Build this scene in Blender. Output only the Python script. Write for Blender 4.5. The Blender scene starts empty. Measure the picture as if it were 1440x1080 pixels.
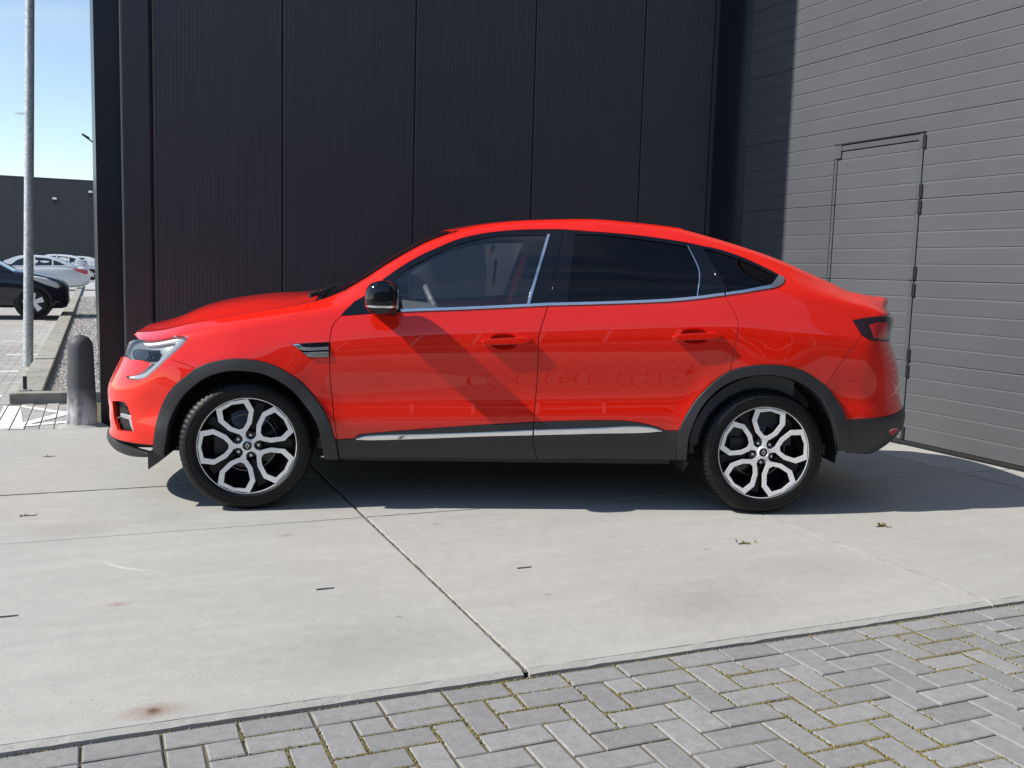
import bpy, bmesh, math, random
import numpy as np
from mathutils import Vector, Matrix
from mathutils.bvhtree import BVHTree
from mathutils.geometry import delaunay_2d_cdt

SC = bpy.context.scene
COL = SC.collection
rng = random.Random(7)

# ------------------------------------------------------------------ camera, sky, sun, exposure
CAM_H, PITCH, ROLL, FOCAL_PX = 1.26084, 0.11523, -0.02861, 1370.06
cam_data = bpy.data.cameras.new('camera')
cam = bpy.data.objects.new('camera', cam_data); COL.objects.link(cam)
cam_data.sensor_width = 36.0
cam_data.lens = FOCAL_PX / 1440 * 36.0
cam_data.clip_start = 0.05; cam_data.clip_end = 3000
_cp, _sp, _cr, _sr = math.cos(PITCH), math.sin(PITCH), math.cos(ROLL), math.sin(ROLL)
_fw = Vector((0, _cp, -_sp)); _up = Vector((0, _sp, _cp)); _rt = Vector((1, 0, 0))
_r2 = _rt * _cr - _up * _sr; _u2 = _up * _cr + _rt * _sr
cam.matrix_world = Matrix(((_r2.x, _u2.x, -_fw.x, 0), (_r2.y, _u2.y, -_fw.y, 0), (_r2.z, _u2.z, -_fw.z, CAM_H), (0, 0, 0, 1)))
SC.camera = cam

PHI = 0.40602                                   # the yard and the hall are turned this much
SUN_AZ = math.radians(16.4); SUN_EL = math.radians(41.5)
SUN_DIR = Vector((-math.cos(SUN_AZ) * math.cos(SUN_EL), -math.sin(SUN_AZ) * math.cos(SUN_EL), math.sin(SUN_EL)))
world = bpy.data.worlds.new('World'); SC.world = world
world.use_nodes = True
wn = world.node_tree.nodes; wl = world.node_tree.links
sky = wn.new('ShaderNodeTexSky'); sky.sky_type = 'NISHITA'; sky.sun_disc = False
sky.sun_elevation = SUN_EL
sky.sun_rotation = math.atan2(SUN_DIR.x, SUN_DIR.y)
sky.altitude = 0; sky.air_density = 1.0; sky.dust_density = 0.05; sky.ozone_density = 1.0
# thin high cloud drawn out in wisps over the whole sky
tc = wn.new('ShaderNodeTexCoord'); mp = wn.new('ShaderNodeMapping'); mp.inputs['Scale'].default_value = (1.0, 1.0, 5.0)
nz = wn.new('ShaderNodeTexNoise'); nz.inputs['Scale'].default_value = 2.6; nz.inputs['Detail'].default_value = 6; nz.inputs['Distortion'].default_value = 0.6
rp = wn.new('ShaderNodeValToRGB'); rp.color_ramp.elements[0].position = 0.50; rp.color_ramp.elements[1].position = 0.80; rp.color_ramp.elements[1].color = (0.30, 0.30, 0.30, 1)
mx = wn.new('ShaderNodeMix'); mx.data_type = 'RGBA'; mx.inputs[7].default_value = (6.2, 6.3, 6.4, 1)
wl.new(tc.outputs['Generated'], mp.inputs[0]); wl.new(mp.outputs[0], nz.inputs['Vector']); wl.new(nz.outputs['Fac'], rp.inputs[0])
wl.new(rp.outputs[0], mx.inputs[0]); wl.new(sky.outputs[0], mx.inputs[6]); wl.new(mx.outputs[2], wn['Background'].inputs[0])
wn['Background'].inputs[1].default_value = 0.125
sun_data = bpy.data.lights.new('sun', 'SUN'); sun_data.energy = 4.8
sun_data.angle = math.radians(0.5); sun_data.color = (1.0, 0.945, 0.85)
sun = bpy.data.objects.new('sun', sun_data); COL.objects.link(sun)
sun.rotation_euler = SUN_DIR.to_track_quat('Z', 'Y').to_euler()
sun.location = (0, 0, 40)
SC.view_settings.view_transform = 'Standard'; SC.view_settings.look = 'None'
SC.view_settings.gamma = 1.0; SC.view_settings.use_curve_mapping = False
SC.view_settings.exposure = 0.47

# ------------------------------------------------------------------ helpers
CU, SU = math.cos(PHI), math.sin(PHI)
def yard(u, v, z=0.0):
    """yard coordinates (u along the hall's front, v away from it) -> world"""
    return Vector((u * CU - v * SU, u * SU + v * CU, z))

def tag(o, label=None, cat=None, group=None, kind=None):
    if label: o['label'] = label
    if cat: o['category'] = cat
    if group: o['group'] = group
    if kind: o['kind'] = kind
    return o
def empty(name, loc=(0, 0, 0), rz=0.0):
    o = bpy.data.objects.new(name, None); COL.objects.link(o)
    o.location = loc; o.rotation_euler = (0, 0, rz); o.empty_display_size = 0.2
    return o
def link(name, me, mat=None, parent=None, loc=None, rz=None):
    if mat is not None and not me.materials: me.materials.append(mat)
    o = bpy.data.objects.new(name, me); COL.objects.link(o)
    if parent is not None: o.parent = parent
    if loc is not None: o.location = loc
    if rz is not None: o.rotation_euler = (0, 0, rz)
    return o
def mesh(name, V, F, smooth=False):
    me = bpy.data.meshes.new(name); me.from_pydata([tuple(v) for v in V], [], F); me.update()
    if smooth: me.shade_smooth()
    return me
class MB:
    """collects shapes and links them as one mesh"""
    def __init__(s): s.V = []; s.F = []
    def add(s, V, F):
        n = len(s.V); s.V += [tuple(v) for v in V]; s.F += [tuple(i + n for i in f) for f in F]; return s
    def box(s, x0, x1, y0, y1, z0, z1, T=None):
        V = [(x, y, z) for x in (x0, x1) for y in (y0, y1) for z in (z0, z1)]
        if T: V = [T(*p) for p in V]
        return s.add(V, [(0, 1, 3, 2), (4, 6, 7, 5), (0, 4, 5, 1), (2, 3, 7, 6), (0, 2, 6, 4), (1, 5, 7, 3)])
    def tube(s, p, q, r, r2=None, n=12, caps=True):
        p = Vector(p); q = Vector(q); r2 = r if r2 is None else r2
        d = (q - p).normalized(); a = d.orthogonal().normalized(); b = d.cross(a)
        V = []; F = []
        for k in range(n):
            t = 2 * math.pi * k / n; e = a * math.cos(t) + b * math.sin(t)
            V += [p + e * r, q + e * r2]
        for k in range(n):
            m = (k + 1) % n; F.append((2 * k, 2 * m, 2 * m + 1, 2 * k + 1))
        if caps: F.append(tuple(range(2 * n - 2, -1, -2))); F.append(tuple(range(1, 2 * n, 2)))
        return s.add(V, F)
    def lathe(s, prof, n=48, axis='z', mod=None, close=False):
        """prof: (radius, height) pairs turned about the axis"""
        V = []; F = []; m = len(prof)
        for k in range(n):
            t = 2 * math.pi * k / n
            for j, (r, h) in enumerate(prof):
                if mod: r = r + mod(k, j)
                c, d = r * math.cos(t), r * math.sin(t)
                V.append((c, d, h) if axis == 'z' else (c, h, d))
        for k in range(n):
            k2 = (k + 1) % n
            for j in range(m - 1 if not close else m):
                j2 = (j + 1) % m
                f = (k * m + j, k2 * m + j, k2 * m + j2, k * m + j2)
                F.append(f if axis == 'z' else f[::-1])
        return s.add(V, F)
    def build(s, name, mat, parent=None, smooth=False, loc=None, rz=None, bevel=0.0, angle=None):
        me = mesh(name, s.V, s.F, smooth)
        bm = bmesh.new(); bm.from_mesh(me)
        if bevel:
            bmesh.ops.remove_doubles(bm, verts=bm.verts, dist=1e-5)
            bmesh.ops.bevel(bm, geom=list(bm.edges), offset=bevel, segments=2, profile=0.6, affect='EDGES')
        bmesh.ops.recalc_face_normals(bm, faces=bm.faces); bm.to_mesh(me); bm.free()
        if smooth and angle: me.set_sharp_from_angle(angle=math.radians(angle))
        return link(name, me, mat, parent, loc, rz)
def children_of(o):
    return [c for c in bpy.data.objects if c.parent is o]
def copy_tree(o, parent=None):
    c = o.copy(); COL.objects.link(c)
    if parent is not None: c.parent = parent
    for ch in children_of(o): copy_tree(ch, c)
    return c

# ------------------------------------------------------------------ materials
class N:
    """small node-tree writer"""
    def __init__(s, name):
        s.m = bpy.data.materials.new(name); s.m.use_nodes = True
        s.t = s.m.node_tree; s.b = s.t.nodes['Principled BSDF']; s.out = s.t.nodes['Material Output']
    def n(s, kind, **kw):
        x = s.t.nodes.new(kind)
        for k, v in kw.items():
            if k.startswith('i_'):
                key = k[2:]; key = int(key) if key.isdigit() else key.replace('_', ' ')
                x.inputs[key].default_value = v
            else: setattr(x, k, v)
        return x
    def l(s, a, b): s.t.links.new(a, b)
    def pos(s):
        g = s.n('ShaderNodeNewGeometry'); return g.outputs['Position']
    def noise(s, vec, scale, detail=4, rough=0.55, stretch=None, dist=0.0):
        if stretch is not None:
            mp = s.n('ShaderNodeMapping'); mp.inputs['Scale'].default_value = stretch
            mp.inputs['Rotation'].default_value = (0, 0, 0)
            s.l(vec, mp.inputs[0]); vec = mp.outputs[0]
        x = s.n('ShaderNodeTexNoise'); x.inputs['Scale'].default_value = scale
        x.inputs['Detail'].default_value = detail; x.inputs['Roughness'].default_value = rough; x.inputs['Distortion'].default_value = dist
        s.l(vec, x.inputs['Vector']); return x.outputs['Fac']
    def ramp(s, fac, stops):
        r = s.n('ShaderNodeValToRGB'); e = r.color_ramp.elements
        while len(e) < len(stops): e.new(0.5)
        for k, (p, c) in enumerate(stops):
            e[k].position = p; e[k].color = (c if len(c) == 4 else tuple(c) + (1,)) if not isinstance(c, (int, float)) else (c, c, c, 1)
        s.l(fac, r.inputs[0]); return r.outputs[0]
    def mix(s, fac, a, b, mode='MIX'):
        x = s.n('ShaderNodeMix', data_type='RGBA', blend_type=mode)
        for k, v in ((0, fac), (6, a), (7, b)):
            if hasattr(v, 'node'): s.l(v, x.inputs[k])
            elif isinstance(v, (int, float)): x.inputs[k].default_value = v if k == 0 else (v, v, v, 1)
            else: x.inputs[k].default_value = tuple(v) + (1,) if len(v) == 3 else v
        return x.outputs[2]
    def math(s, op, a, b=0.0, c=None):
        x = s.n('ShaderNodeMath', operation=op)
        for k, v in enumerate((a, b) if c is None else (a, b, c)):
            if hasattr(v, 'node'): s.l(v, x.inputs[k])
            else: x.inputs[k].default_value = v
        return x.outputs[0]
    def bump(s, h, strength=0.3, dist=0.01, normal=None):
        x = s.n('ShaderNodeBump'); x.inputs['Strength'].default_value = strength; x.inputs['Distance'].default_value = dist
        s.l(h, x.inputs['Height'])
        if normal is not None: s.l(normal, x.inputs['Normal'])
        return x.outputs[0]
    def set(s, **kw):
        for k, v in kw.items():
            key = k.replace('_', ' ')
            if hasattr(v, 'node'): s.l(v, s.b.inputs[key])
            else: s.b.inputs[key].default_value = (tuple(v) + (1,)) if isinstance(v, (tuple, list)) and len(v) == 3 else v
        return s.m
def plain(name, col, rough=0.5, metallic=0.0, coat=0.0, wear=0.0, scale=30, bump=0.0, spec=0.5):
    """a colour with slight mottling and surface relief"""
    s = N(name); p = s.n('ShaderNodeTexCoord').outputs['Object']
    f = s.noise(p, scale, 5)
    k = 0.06 + wear
    lo = tuple(c * (1 - k) for c in col); hi = tuple(min(1, c * (1 + k)) for c in col)
    s.set(Base_Color=s.ramp(f, [(0.3, lo), (0.7, hi)]), Metallic=metallic, Coat_Weight=coat, Specular_IOR_Level=spec)
    f2 = s.noise(p, scale * 0.3, 4)
    s.set(Roughness=s.ramp(f2, [(0.3, max(0.02, rough * 0.9)), (0.7, min(1, rough * 1.1))]))
    if bump: s.set(Normal=s.bump(s.noise(p, scale * 8, 3), bump, 0.002))
    return s.m

def pchip(xs, ys, x):
    xs=np.asarray(xs,float); ys=np.asarray(ys,float); x=np.asarray(x,float)
    h=np.diff(xs); d=np.diff(ys)/h; m=np.zeros_like(ys)
    for i in range(1,len(xs)-1):
        if d[i-1]*d[i]>0:
            w1=2*h[i]+h[i-1]; w2=h[i]+2*h[i-1]; m[i]=(w1+w2)/(w1/d[i-1]+w2/d[i])
    m[0]=d[0]; m[-1]=d[-1]
    xc=np.clip(x,xs[0],xs[-1]); k=np.clip(np.searchsorted(xs,xc)-1,0,len(h)-1); t=(xc-xs[k])/h[k]
    return (ys[k]*(1+2*t)*(1-t)**2+m[k]*h[k]*t*(1-t)**2+ys[k+1]*t*t*(3-2*t)+m[k+1]*h[k]*t*t*(t-1))
def cubic(S, P, s):
    # natural cubic spline, P (n,...) at knots S -> values at s
    n=len(S); h=np.diff(S); A=np.zeros((n,n)); B=np.zeros_like(P)
    A[0,0]=A[-1,-1]=1
    for i in range(1,n-1):
        A[i,i-1]=h[i-1]; A[i,i]=2*(h[i-1]+h[i]); A[i,i+1]=h[i]
        B[i]=6*((P[i+1]-P[i])/h[i]-(P[i]-P[i-1])/h[i-1])
    M=np.linalg.solve(A,B.reshape(n,-1)).reshape(P.shape)
    k=np.clip(np.searchsorted(S,s)-1,0,n-2); t=s-S[k]; hk=h[k]
    ex=(slice(None),)+(None,)*(P.ndim-1); t=t[ex]; hk=hk[ex]
    return P[k]+t*((P[k+1]-P[k])/hk-hk*(2*M[k]+M[k+1])/6)+t*t*M[k]/2+t**3*(M[k+1]-M[k])/(6*hk)
X0,X1=-.865,3.72
ZB=([-.865,-.6,-.35,0,.3,.48,.78,1.53,2.15,2.47,2.8,3.2,3.5,3.72],[.77,.80,.85,.925,.975,1.0,1.033,1.079,1.115,1.13,1.105,1.07,1.03,1.02])
YB=([-.865,-.4,0,.3,.78,2.15,2.8,3.2,3.5,3.72],[.83,.85,.872,.872,.868,.868,.868,.852,.835,.83])
EZ=([-.865,-.6,-.35,0,.2,.35,.458,.59,.69,.80,.925,1.082,1.239,1.40,1.6,1.81,2.07,2.29,2.406,2.612,2.745,2.866,2.984,3.107,3.217,3.30,3.43,3.72],
    [.865,.905,.945,1.008,1.046,1.082,1.124,1.201,1.27,1.34,1.409,1.466,1.502,1.523,1.537,1.545,1.533,1.513,1.486,1.429,1.387,1.343,1.295,1.247,1.206,1.196,1.186,1.175])
EY=([-.865,-.35,0,.3,.46,.69,.925,1.24,1.6,2.07,2.3,2.44,2.65,2.8,2.92,3.05,3.2,3.35,3.5,3.72],[.62,.66,.69,.715,.72,.69,.64,.60,.585,.585,.60,.622,.662,.688,.700,.703,.692,.672,.645,.61])
CR=([-.865,-.6,-.4,-.2,0,.2,.35,.5,.66,.8,1.0,1.3,2.2,2.6,3.0,3.3,3.5,3.72],[.03,.075,.09,.092,.085,.062,.055,.06,.066,.06,.045,.03,.03,.035,.035,.03,.012,.005])
XF=([.2,.26,.298,.325,.43,.52,.536,.60,.64,.70,.75,.79,.85,.90,.95],[-.80,-.845,-.868,-.845,-.85,-.853,-.86,-.845,-.828,-.80,-.78,-.765,-.735,-.70,-.665])
XR=([.2,.30,.357,.39,.444,.49,.54,.58,.66,.72,.80,.875,.94,1.03,1.065,1.085,1.12,1.15,1.18,1.2,1.25],[3.5,3.58,3.64,3.68,3.71,3.722,3.718,3.702,3.683,3.675,3.652,3.625,3.602,3.598,3.588,3.55,3.565,3.575,3.56,3.50,3.40])
LZ=[0,.03,.13,.23,.31,.40,.62,.80,.85,.92]      # height of the lower rows, share of sill..belt
LY=[.74,.842,.872,.888,.893,.8865,.899,.9035,.9000,.8865]
NROW=17
def sm(t): t=np.clip(t,0,1); return t*t*t*(t*(6*t-15)+10)
def rows(xn):
    xn=np.asarray(xn,float); n=len(xn)
    zB=pchip(*ZB,xn); yB=pchip(*YB,xn); eZ=pchip(*EZ,xn); eY=pchip(*EY,xn); cr=pchip(*CR,xn)
    zb=pchip([-.865,-.3,0,2.7,3.2,3.72],[.235,.235,.25,.26,.30,.32],xn)
    P=np.zeros((n,NROW,3))
    for k in range(10):
        P[:,k,2]=zb+LZ[k]*(zB-zb); w=LY[k]-.868
        P[:,k,1]=yB+w*np.where(LZ[k]>.1,1,1)
    P[:,10,1]=yB; P[:,10,2]=zB
    up=pchip([-.865,.3,.6,1,2.4,3,3.3,3.72],[.035,.03,.025,.03,.03,.03,.035,.03],xn)
    dy=eY-yB; dz=eZ-zB; L=np.hypot(dy,dz); ny,nz=dz/L,-dy/L
    for k,s in ((11,.4),(12,.8)):
        b=up*4*s*(1-s); P[:,k,1]=yB+s*dy+b*ny; P[:,k,2]=zB+s*dz+b*nz
    P[:,13,1]=eY; P[:,13,2]=eZ
    for k,f in ((14,.8),(15,.45),(16,0)):
        P[:,k,1]=eY*f; P[:,k,2]=eZ+cr*(1-f**2.0)
    for k in range(NROW):
        z=P[:,k,2]
        lf=.6; d=np.clip((xn-X0)/lf,0,1); pf=2.6
        g=(1-(1-d)**pf)**(1/pf)
        u=min(max((k-9)/3,0),1); lr=.5*(1-u)+.22*u; pr=2.5
        d2=np.clip((X1-xn)/lr,0,1); g2=(1-(1-d2)**pr)**(1/pr)
        P[:,k,0]=xn+(pchip(*XF,z)-X0)*(1-sm((xn-X0)/.75))+(pchip(*XR,z)-X1)*(1-sm((X1-xn)/.6))
        y=P[:,k,1]*g*g2
        if k<13:
            for wx in (0,2.72):
                r=np.hypot(P[:,k,0]-wx,z-.34); y=y+np.where(r<.40,.016,.016*np.exp(-((r-.40)/.075)**2))*g*g2
        P[:,k,1]=-y
    return P
class Body:
    def __init__(s,na=420,nb=220):
        th=np.linspace(0,math.pi/2,120)
        xn=np.concatenate([X0+.6*(1-np.cos(th))**1.0,np.linspace(X0+.62,X1-.52,300),X1-.5*(1-np.cos(th[::-1]))])
        # finer start: superellipse needs very fine first steps
        xn=np.unique(np.concatenate([xn,X0+.6*np.linspace(0,1,400)**4,X1-.5*np.linspace(0,1,400)**4]))
        r5=rows(xn)[:,5]
        a=np.concatenate([[0],np.cumsum(np.linalg.norm(np.diff(r5,axis=0),axis=1))])
        s.La=a[-1]; s.A=np.linspace(0,s.La,na); xs=np.interp(s.A,a,xn)
        P=rows(xs)
        ref=rows(np.array([1.3]))[0]
        bk=np.concatenate([[0],np.cumsum(np.linalg.norm(np.diff(ref,axis=0),axis=1))])
        s.bk=bk; s.Lb=bk[-1]; s.B=np.linspace(0,s.Lb,nb)
        s.G=cubic(bk,np.transpose(P,(1,0,2)),s.B).transpose(1,0,2)   # na,nb,3
        s.G[:,-1,1]=0; s.G[0,:,1]=0; s.G[-1,:,1]=0
        du=np.gradient(s.G,axis=0); dv=np.gradient(s.G,axis=1)
        n=np.cross(du,dv); ln=np.linalg.norm(n,axis=2,keepdims=True); n=n/np.maximum(ln,1e-12)
        # outward = -y on the flank
        if n[na//2,nb//4,1]>0: n=-n
        s.N=n
        s.xs=xs
    def ev(s,a,b,F=None):
        F=s.G if F is None else F
        a=np.asarray(a,float); b=np.asarray(b,float)
        fa=np.clip(a/s.La*(len(s.A)-1),0,len(s.A)-1-1e-6); fb=np.clip(b/s.Lb*(len(s.B)-1),0,len(s.B)-1-1e-6)
        i=fa.astype(int); j=fb.astype(int); u=(fa-i)[:,None]; v=(fb-j)[:,None]
        return F[i,j]*(1-u)*(1-v)+F[i+1,j]*u*(1-v)+F[i,j+1]*(1-u)*v+F[i+1,j+1]*u*v
    def nrm(s,a,b):
        n=s.ev(a,b,s.N); return n/np.linalg.norm(n,axis=1,keepdims=True)
# side elevation outlines of the red car, metres (x back from the front axle, z up)
OUT={
'front_door':[(.4828,1.0114),(.6439,1.0262),(.7806,1.0379),(1.0958,1.0575),(1.5376,1.0894),(1.5209,1.0303),(1.4991,.9648),(1.4904,.9064),(1.4916,.833),(1.4915,.7025),(1.4873,.6087),(1.4808,.4844),(1.1748,.4607),(.7941,.4264),(.5799,.4044),(.5544,.381),(.4696,.3754),(.4581,.457),(.4425,.591),(.433,.683),(.4299,.7926),(.4301,.8896),(.4386,.9518),(.4553,.9823)],
'front_rocker':[(.4696,.3754),(.5544,.381),(.5799,.4044),(.7941,.4264),(1.1748,.4607),(1.4808,.4844),(1.4812,.3743),(1.5073,.2882),(1.51,.2815),(.984,.2735),(.4776,.2704)],
'rear_door':[(1.5376,1.0894),(1.8324,1.1043),(2.1507,1.1246),(2.3397,1.1461),(2.4734,1.1662),(2.5036,1.108),(2.531,1.0591),(2.5415,1.0152),(2.5336,.9485),(2.509,.7738),(2.4368,.7251),(2.3509,.6362),(2.2901,.5452),(2.2505,.4497),(2.181,.4491),(2.1261,.4695),(1.9916,.4943),(1.8216,.4973),(1.4808,.4844),(1.4873,.6087),(1.4915,.7025),(1.4916,.833),(1.4904,.9064),(1.4991,.9648),(1.5209,1.0303)],
'rear_rocker':[(1.4808,.4844),(1.8216,.4973),(1.9916,.4943),(2.1261,.4695),(2.181,.4491),(2.2505,.4497),(2.2479,.3743),(2.2544,.2867),(1.8683,.2866),(1.5138,.2815),(1.5092,.2882),(1.4824,.3743)],
'front_frame':[(1.5376,1.0894),(1.0958,1.0575),(.7806,1.0379),(.6439,1.0262),(.4828,1.0114),(.5403,1.082),(.6045,1.123),(.6516,1.1692),(.6993,1.212),(.812,1.2917),(.9648,1.3737),(1.0815,1.4248),(1.2373,1.4628),(1.3971,1.482),(1.5884,1.492),(1.6355,1.4923),(1.587,1.291)],
'front_pane':[(.7946,1.0544),(.7531,1.2085),(.8139,1.2597),(.8889,1.3032),(.9638,1.3436),(1.0827,1.396),(1.2369,1.4356),(1.3962,1.4539),(1.5447,1.4585),(1.4289,1.0956),(1.0956,1.0726)],
'front_chrome':[(.7802,1.0519),(1.0956,1.0715),(1.5414,1.104),(1.5376,1.0894),(1.0958,1.0575),(.7806,1.0379)],
'pillar_strip':[(1.5467,1.4613),(1.5621,1.4633),(1.4436,1.0971),(1.4296,1.096)],
'rear_frame':[(2.4734,1.1662),(2.3397,1.1461),(2.1507,1.1246),(1.8324,1.1043),(1.5376,1.0894),(1.5414,1.1069),(1.587,1.291),(1.6355,1.4923),(1.7987,1.485),(2.05,1.4719),(2.3088,1.4413),(2.3794,1.4281),(2.4251,1.2888)],
'rear_pane':[(1.6939,1.4682),(1.8551,1.4674),(2.0478,1.4524),(2.2009,1.4349),(2.2996,1.4198),(2.3411,1.2902),(2.3195,1.1584),(2.1512,1.1397),(1.8326,1.1192),(1.6375,1.1069)],
'rear_chrome':[(1.5414,1.104),(1.8326,1.1185),(2.1512,1.1393),(2.3404,1.1608),(2.4666,1.1796),(2.4734,1.1662),(2.3397,1.1461),(2.1507,1.1246),(1.8324,1.1043),(1.5387,1.0894)],
'rear_edge_glint':[(2.3021,1.4233),(2.3067,1.4227),(2.348,1.2904),(2.3263,1.159),(2.321,1.1585),(2.3422,1.2902)],
'quarter_frame':[(2.3794,1.4281),(2.4709,1.4116),(2.6108,1.3679),(2.7654,1.2965),(2.806,1.2713),(2.8079,1.2545),(2.7819,1.2278),(2.7279,1.2097),(2.5898,1.1858),(2.4734,1.1662),(2.4666,1.1796),(2.4251,1.2888)],
'quarter_pane':[(2.3886,1.4129),(2.4752,1.3925),(2.6047,1.3487),(2.7355,1.29),(2.7644,1.2758),(2.7354,1.234),(2.5913,1.2043),(2.4899,1.1869)],
'quarter_chrome':[(2.4781,1.1806),(2.5909,1.2006),(2.7226,1.2281),(2.7551,1.2531),(2.7819,1.2808),(2.806,1.2713),(2.8079,1.2545),(2.7819,1.2278),(2.7279,1.2097),(2.5898,1.1858),(2.4773,1.167)],
'fender':[(-.3577,.8876),(-.3071,.9065),(-.1313,.9478),(.0416,.9761),(.2312,.9982),(.2805,1.0216),(.3074,1.0613),('E',.3259),('E',.3663),('E',.4103),('E',.4469),('E',.4906),(.5436,1.086),(.4828,1.0114),(.4553,.9823),(.4386,.9518),(.4301,.8896),(.4299,.7926),(.433,.683),(.4425,.591),(.4581,.457),(.4696,.3754),(.457,.3814),(.4276,.4804),(.366,.5838),(.2901,.6714),(.18,.7441),(.0785,.7766),(-.0479,.7836),(-.1596,.7628),(-.2343,.7302),(-.2968,.7526),(-.3801,.7771),(-.3044,.85),(-.2863,.8854)],
'headlight':[(-.7005,.8157),(-.5949,.8474),(-.3577,.8876),(-.2863,.8854),(-.3044,.85),(-.3801,.7771),(-.4768,.6886),(-.5172,.6641),(-.6029,.6553),(-.6283,.666),(-.5407,.6878),(-.4854,.7303),(-.4733,.7486),(-.5378,.7553),(-.6283,.7491),(-.6521,.7559),(-.6775,.7689),(-.7027,.788)],
'headlight_strip':[(-.3289,.8663),(-.3033,.8726),(-.3195,.8511),(-.3885,.7836),(-.4832,.6935),(-.5197,.6699),(-.5962,.6604),(-.6123,.6661),(-.5359,.6844),(-.4943,.7068),(-.4047,.7879)],
'projector':[(-.6103,.7966),(-.5805,.8106),(-.4789,.8259),(-.4665,.8114),(-.4754,.7882),(-.5823,.769),(-.6021,.777)],
'vent_grille':[(-.7273,.5219),(-.6754,.5324),(-.6292,.5338),(-.6097,.5126),(-.571,.3847),(-.6889,.3758),(-.7204,.4426)],
'vent_chrome':[(-.6703,.4685),(-.6097,.4669),(-.5959,.4578),(-.571,.3847),(-.5876,.3851),(-.6119,.4447),(-.6762,.4487)],
'bumper_side':[(-.4484,.3893),(-.4157,.5218),(-.3502,.6312),(-.2521,.7172),(-.2343,.7302),(-.2968,.7526),(-.3801,.7771),(-.4768,.6886),(-.5172,.6641),(-.6029,.6553),(-.6283,.666),(-.5407,.6878),(-.4854,.7303),(-.4733,.7486),(-.5378,.7553),(-.6283,.7491),(-.6521,.7559)],
'bumper_bot':[(-.7358,.3269),(-.633,.3259),(-.4597,.326)],
'farch':[(-.4669,.2709),(-.4484,.3893),(-.4157,.5218),(-.3502,.6312),(-.2521,.7172),(-.2343,.7302),(-.1596,.7628),(-.0479,.7836),(.0785,.7766),(.18,.7441),(.2901,.6714),(.366,.5838),(.4276,.4804),(.457,.3814),(.4743,.2731),(.4025,.2748),(.3925,.3535),(.3679,.4629),(.3067,.5576),(.2221,.6489),(.1115,.7081),(.0116,.7244),(-.0896,.7194),(-.1921,.6799),(-.289,.5988),(-.354,.4907),(-.3841,.375),(-.4046,.2646)],
'rarch':[(2.2539,.2889),(2.2479,.3743),(2.2505,.4497),(2.2901,.5452),(2.3509,.6362),(2.4368,.7251),(2.509,.7738),(2.5858,.7964),(2.6771,.81),(2.7974,.8072),(2.914,.7752),(3.0356,.703),(3.1217,.6024),(3.164,.5202),(3.1924,.4239),(3.2043,.3503),(3.1365,.3483),(3.1185,.4255),(3.0709,.5392),(3.0003,.6389),(2.9001,.7115),(2.7736,.7516),(2.653,.7528),(2.5285,.7218),(2.4309,.6574),(2.3469,.5474),(2.3061,.417),(2.3072,.2915)],
'f_chromestrip':[(.558,.3799),(.6179,.3987),(.9259,.4137),(1.2202,.4277),(1.4766,.4435),(1.475,.4148),(1.221,.4049),(.9264,.3886),(.6342,.3757)],
'r_chromestrip':[(1.4844,.4444),(1.8236,.4603),(1.9666,.4702),(2.0613,.4709),(2.1266,.4618),(2.1659,.4476),(2.0639,.4367),(1.8257,.4285),(1.4832,.4153)],
'side_low':[(2.806,1.2713),(2.8079,1.2545),(2.7819,1.2278),(2.7279,1.2097),(2.5898,1.1858),(2.4734,1.1662),(2.5036,1.108),(2.531,1.0591),(2.5415,1.0152),(2.5336,.9485),(2.509,.7738),(2.5858,.7964),(2.6771,.81),(2.7974,.8072),(2.914,.7752),(3.0356,.703),(3.1242,.8497),(3.219,.9755),(3.1729,1.0535),(3.2288,1.0631)],
'tseam':[None,(3.223,1.1718),(3.3025,1.1439),(3.361,1.1277)],
'side_D':[(.5436,1.086),(.6045,1.123),(.6516,1.1692),(.6993,1.212),(.812,1.2917),(.9648,1.3737),(1.0815,1.4248),(1.2373,1.4628),(1.3971,1.482),(1.5884,1.492),(1.6355,1.4923),(1.7987,1.485),(2.05,1.4719),(2.3088,1.4413),(2.3794,1.4281),(2.4709,1.4116),(2.6108,1.3679),(2.7654,1.2965),(2.806,1.2713)],
'taillight':[(3.1729,1.0535),(3.2288,1.0631),(3.3257,1.0742)],
'lens':[(3.2642,1.0283),(3.326,1.044),(3.3703,1.046),(3.4005,.979),(3.3503,.9547),(3.287,.9632)],
'tail_low':[(3.3492,.9461),(3.2729,.9523),(3.219,.9755)],
'rbump':[(3.219,.9755),(3.1242,.8497),(3.0356,.703),(3.1217,.6024),(3.164,.5202)],
'rbump_low':[(3.1667,.519),(3.3211,.53),(3.4685,.5436),(3.5377,.5544)],
'reflector':[(3.4352,.4609),(3.4626,.4666),(3.511,.4627),(3.5229,.4415),(3.4885,.4229),(3.4517,.43)],
'badge':[(.238,.8656),(.4275,.8789),(.4277,.8006),(.3214,.7984),(.2929,.8237)],
'badge_top':[(.2462,.8622),(.278,.8655),(.3031,.85),(.4251,.8545),(.4245,.8412),(.2892,.8365)],
'badge_low':[(.2999,.8231),(.4254,.8305),(.4248,.8052),(.3249,.8021)],
'fh_recess':[(1.24,.9117),(1.2505,.9301),(1.2722,.9403),(1.3197,.9447),(1.3563,.9405),(1.3786,.9257),(1.3846,.904),(1.3798,.8802),(1.3619,.864),(1.3218,.8569),(1.2777,.8615),(1.2518,.8755),(1.2422,.8935)],
'fh_bar':[(1.1947,.8961),(1.2109,.9081),(1.3348,.9218),(1.43,.9262),(1.4485,.9182),(1.4452,.9036),(1.4088,.8936),(1.2808,.8842),(1.2115,.8812)],
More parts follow.
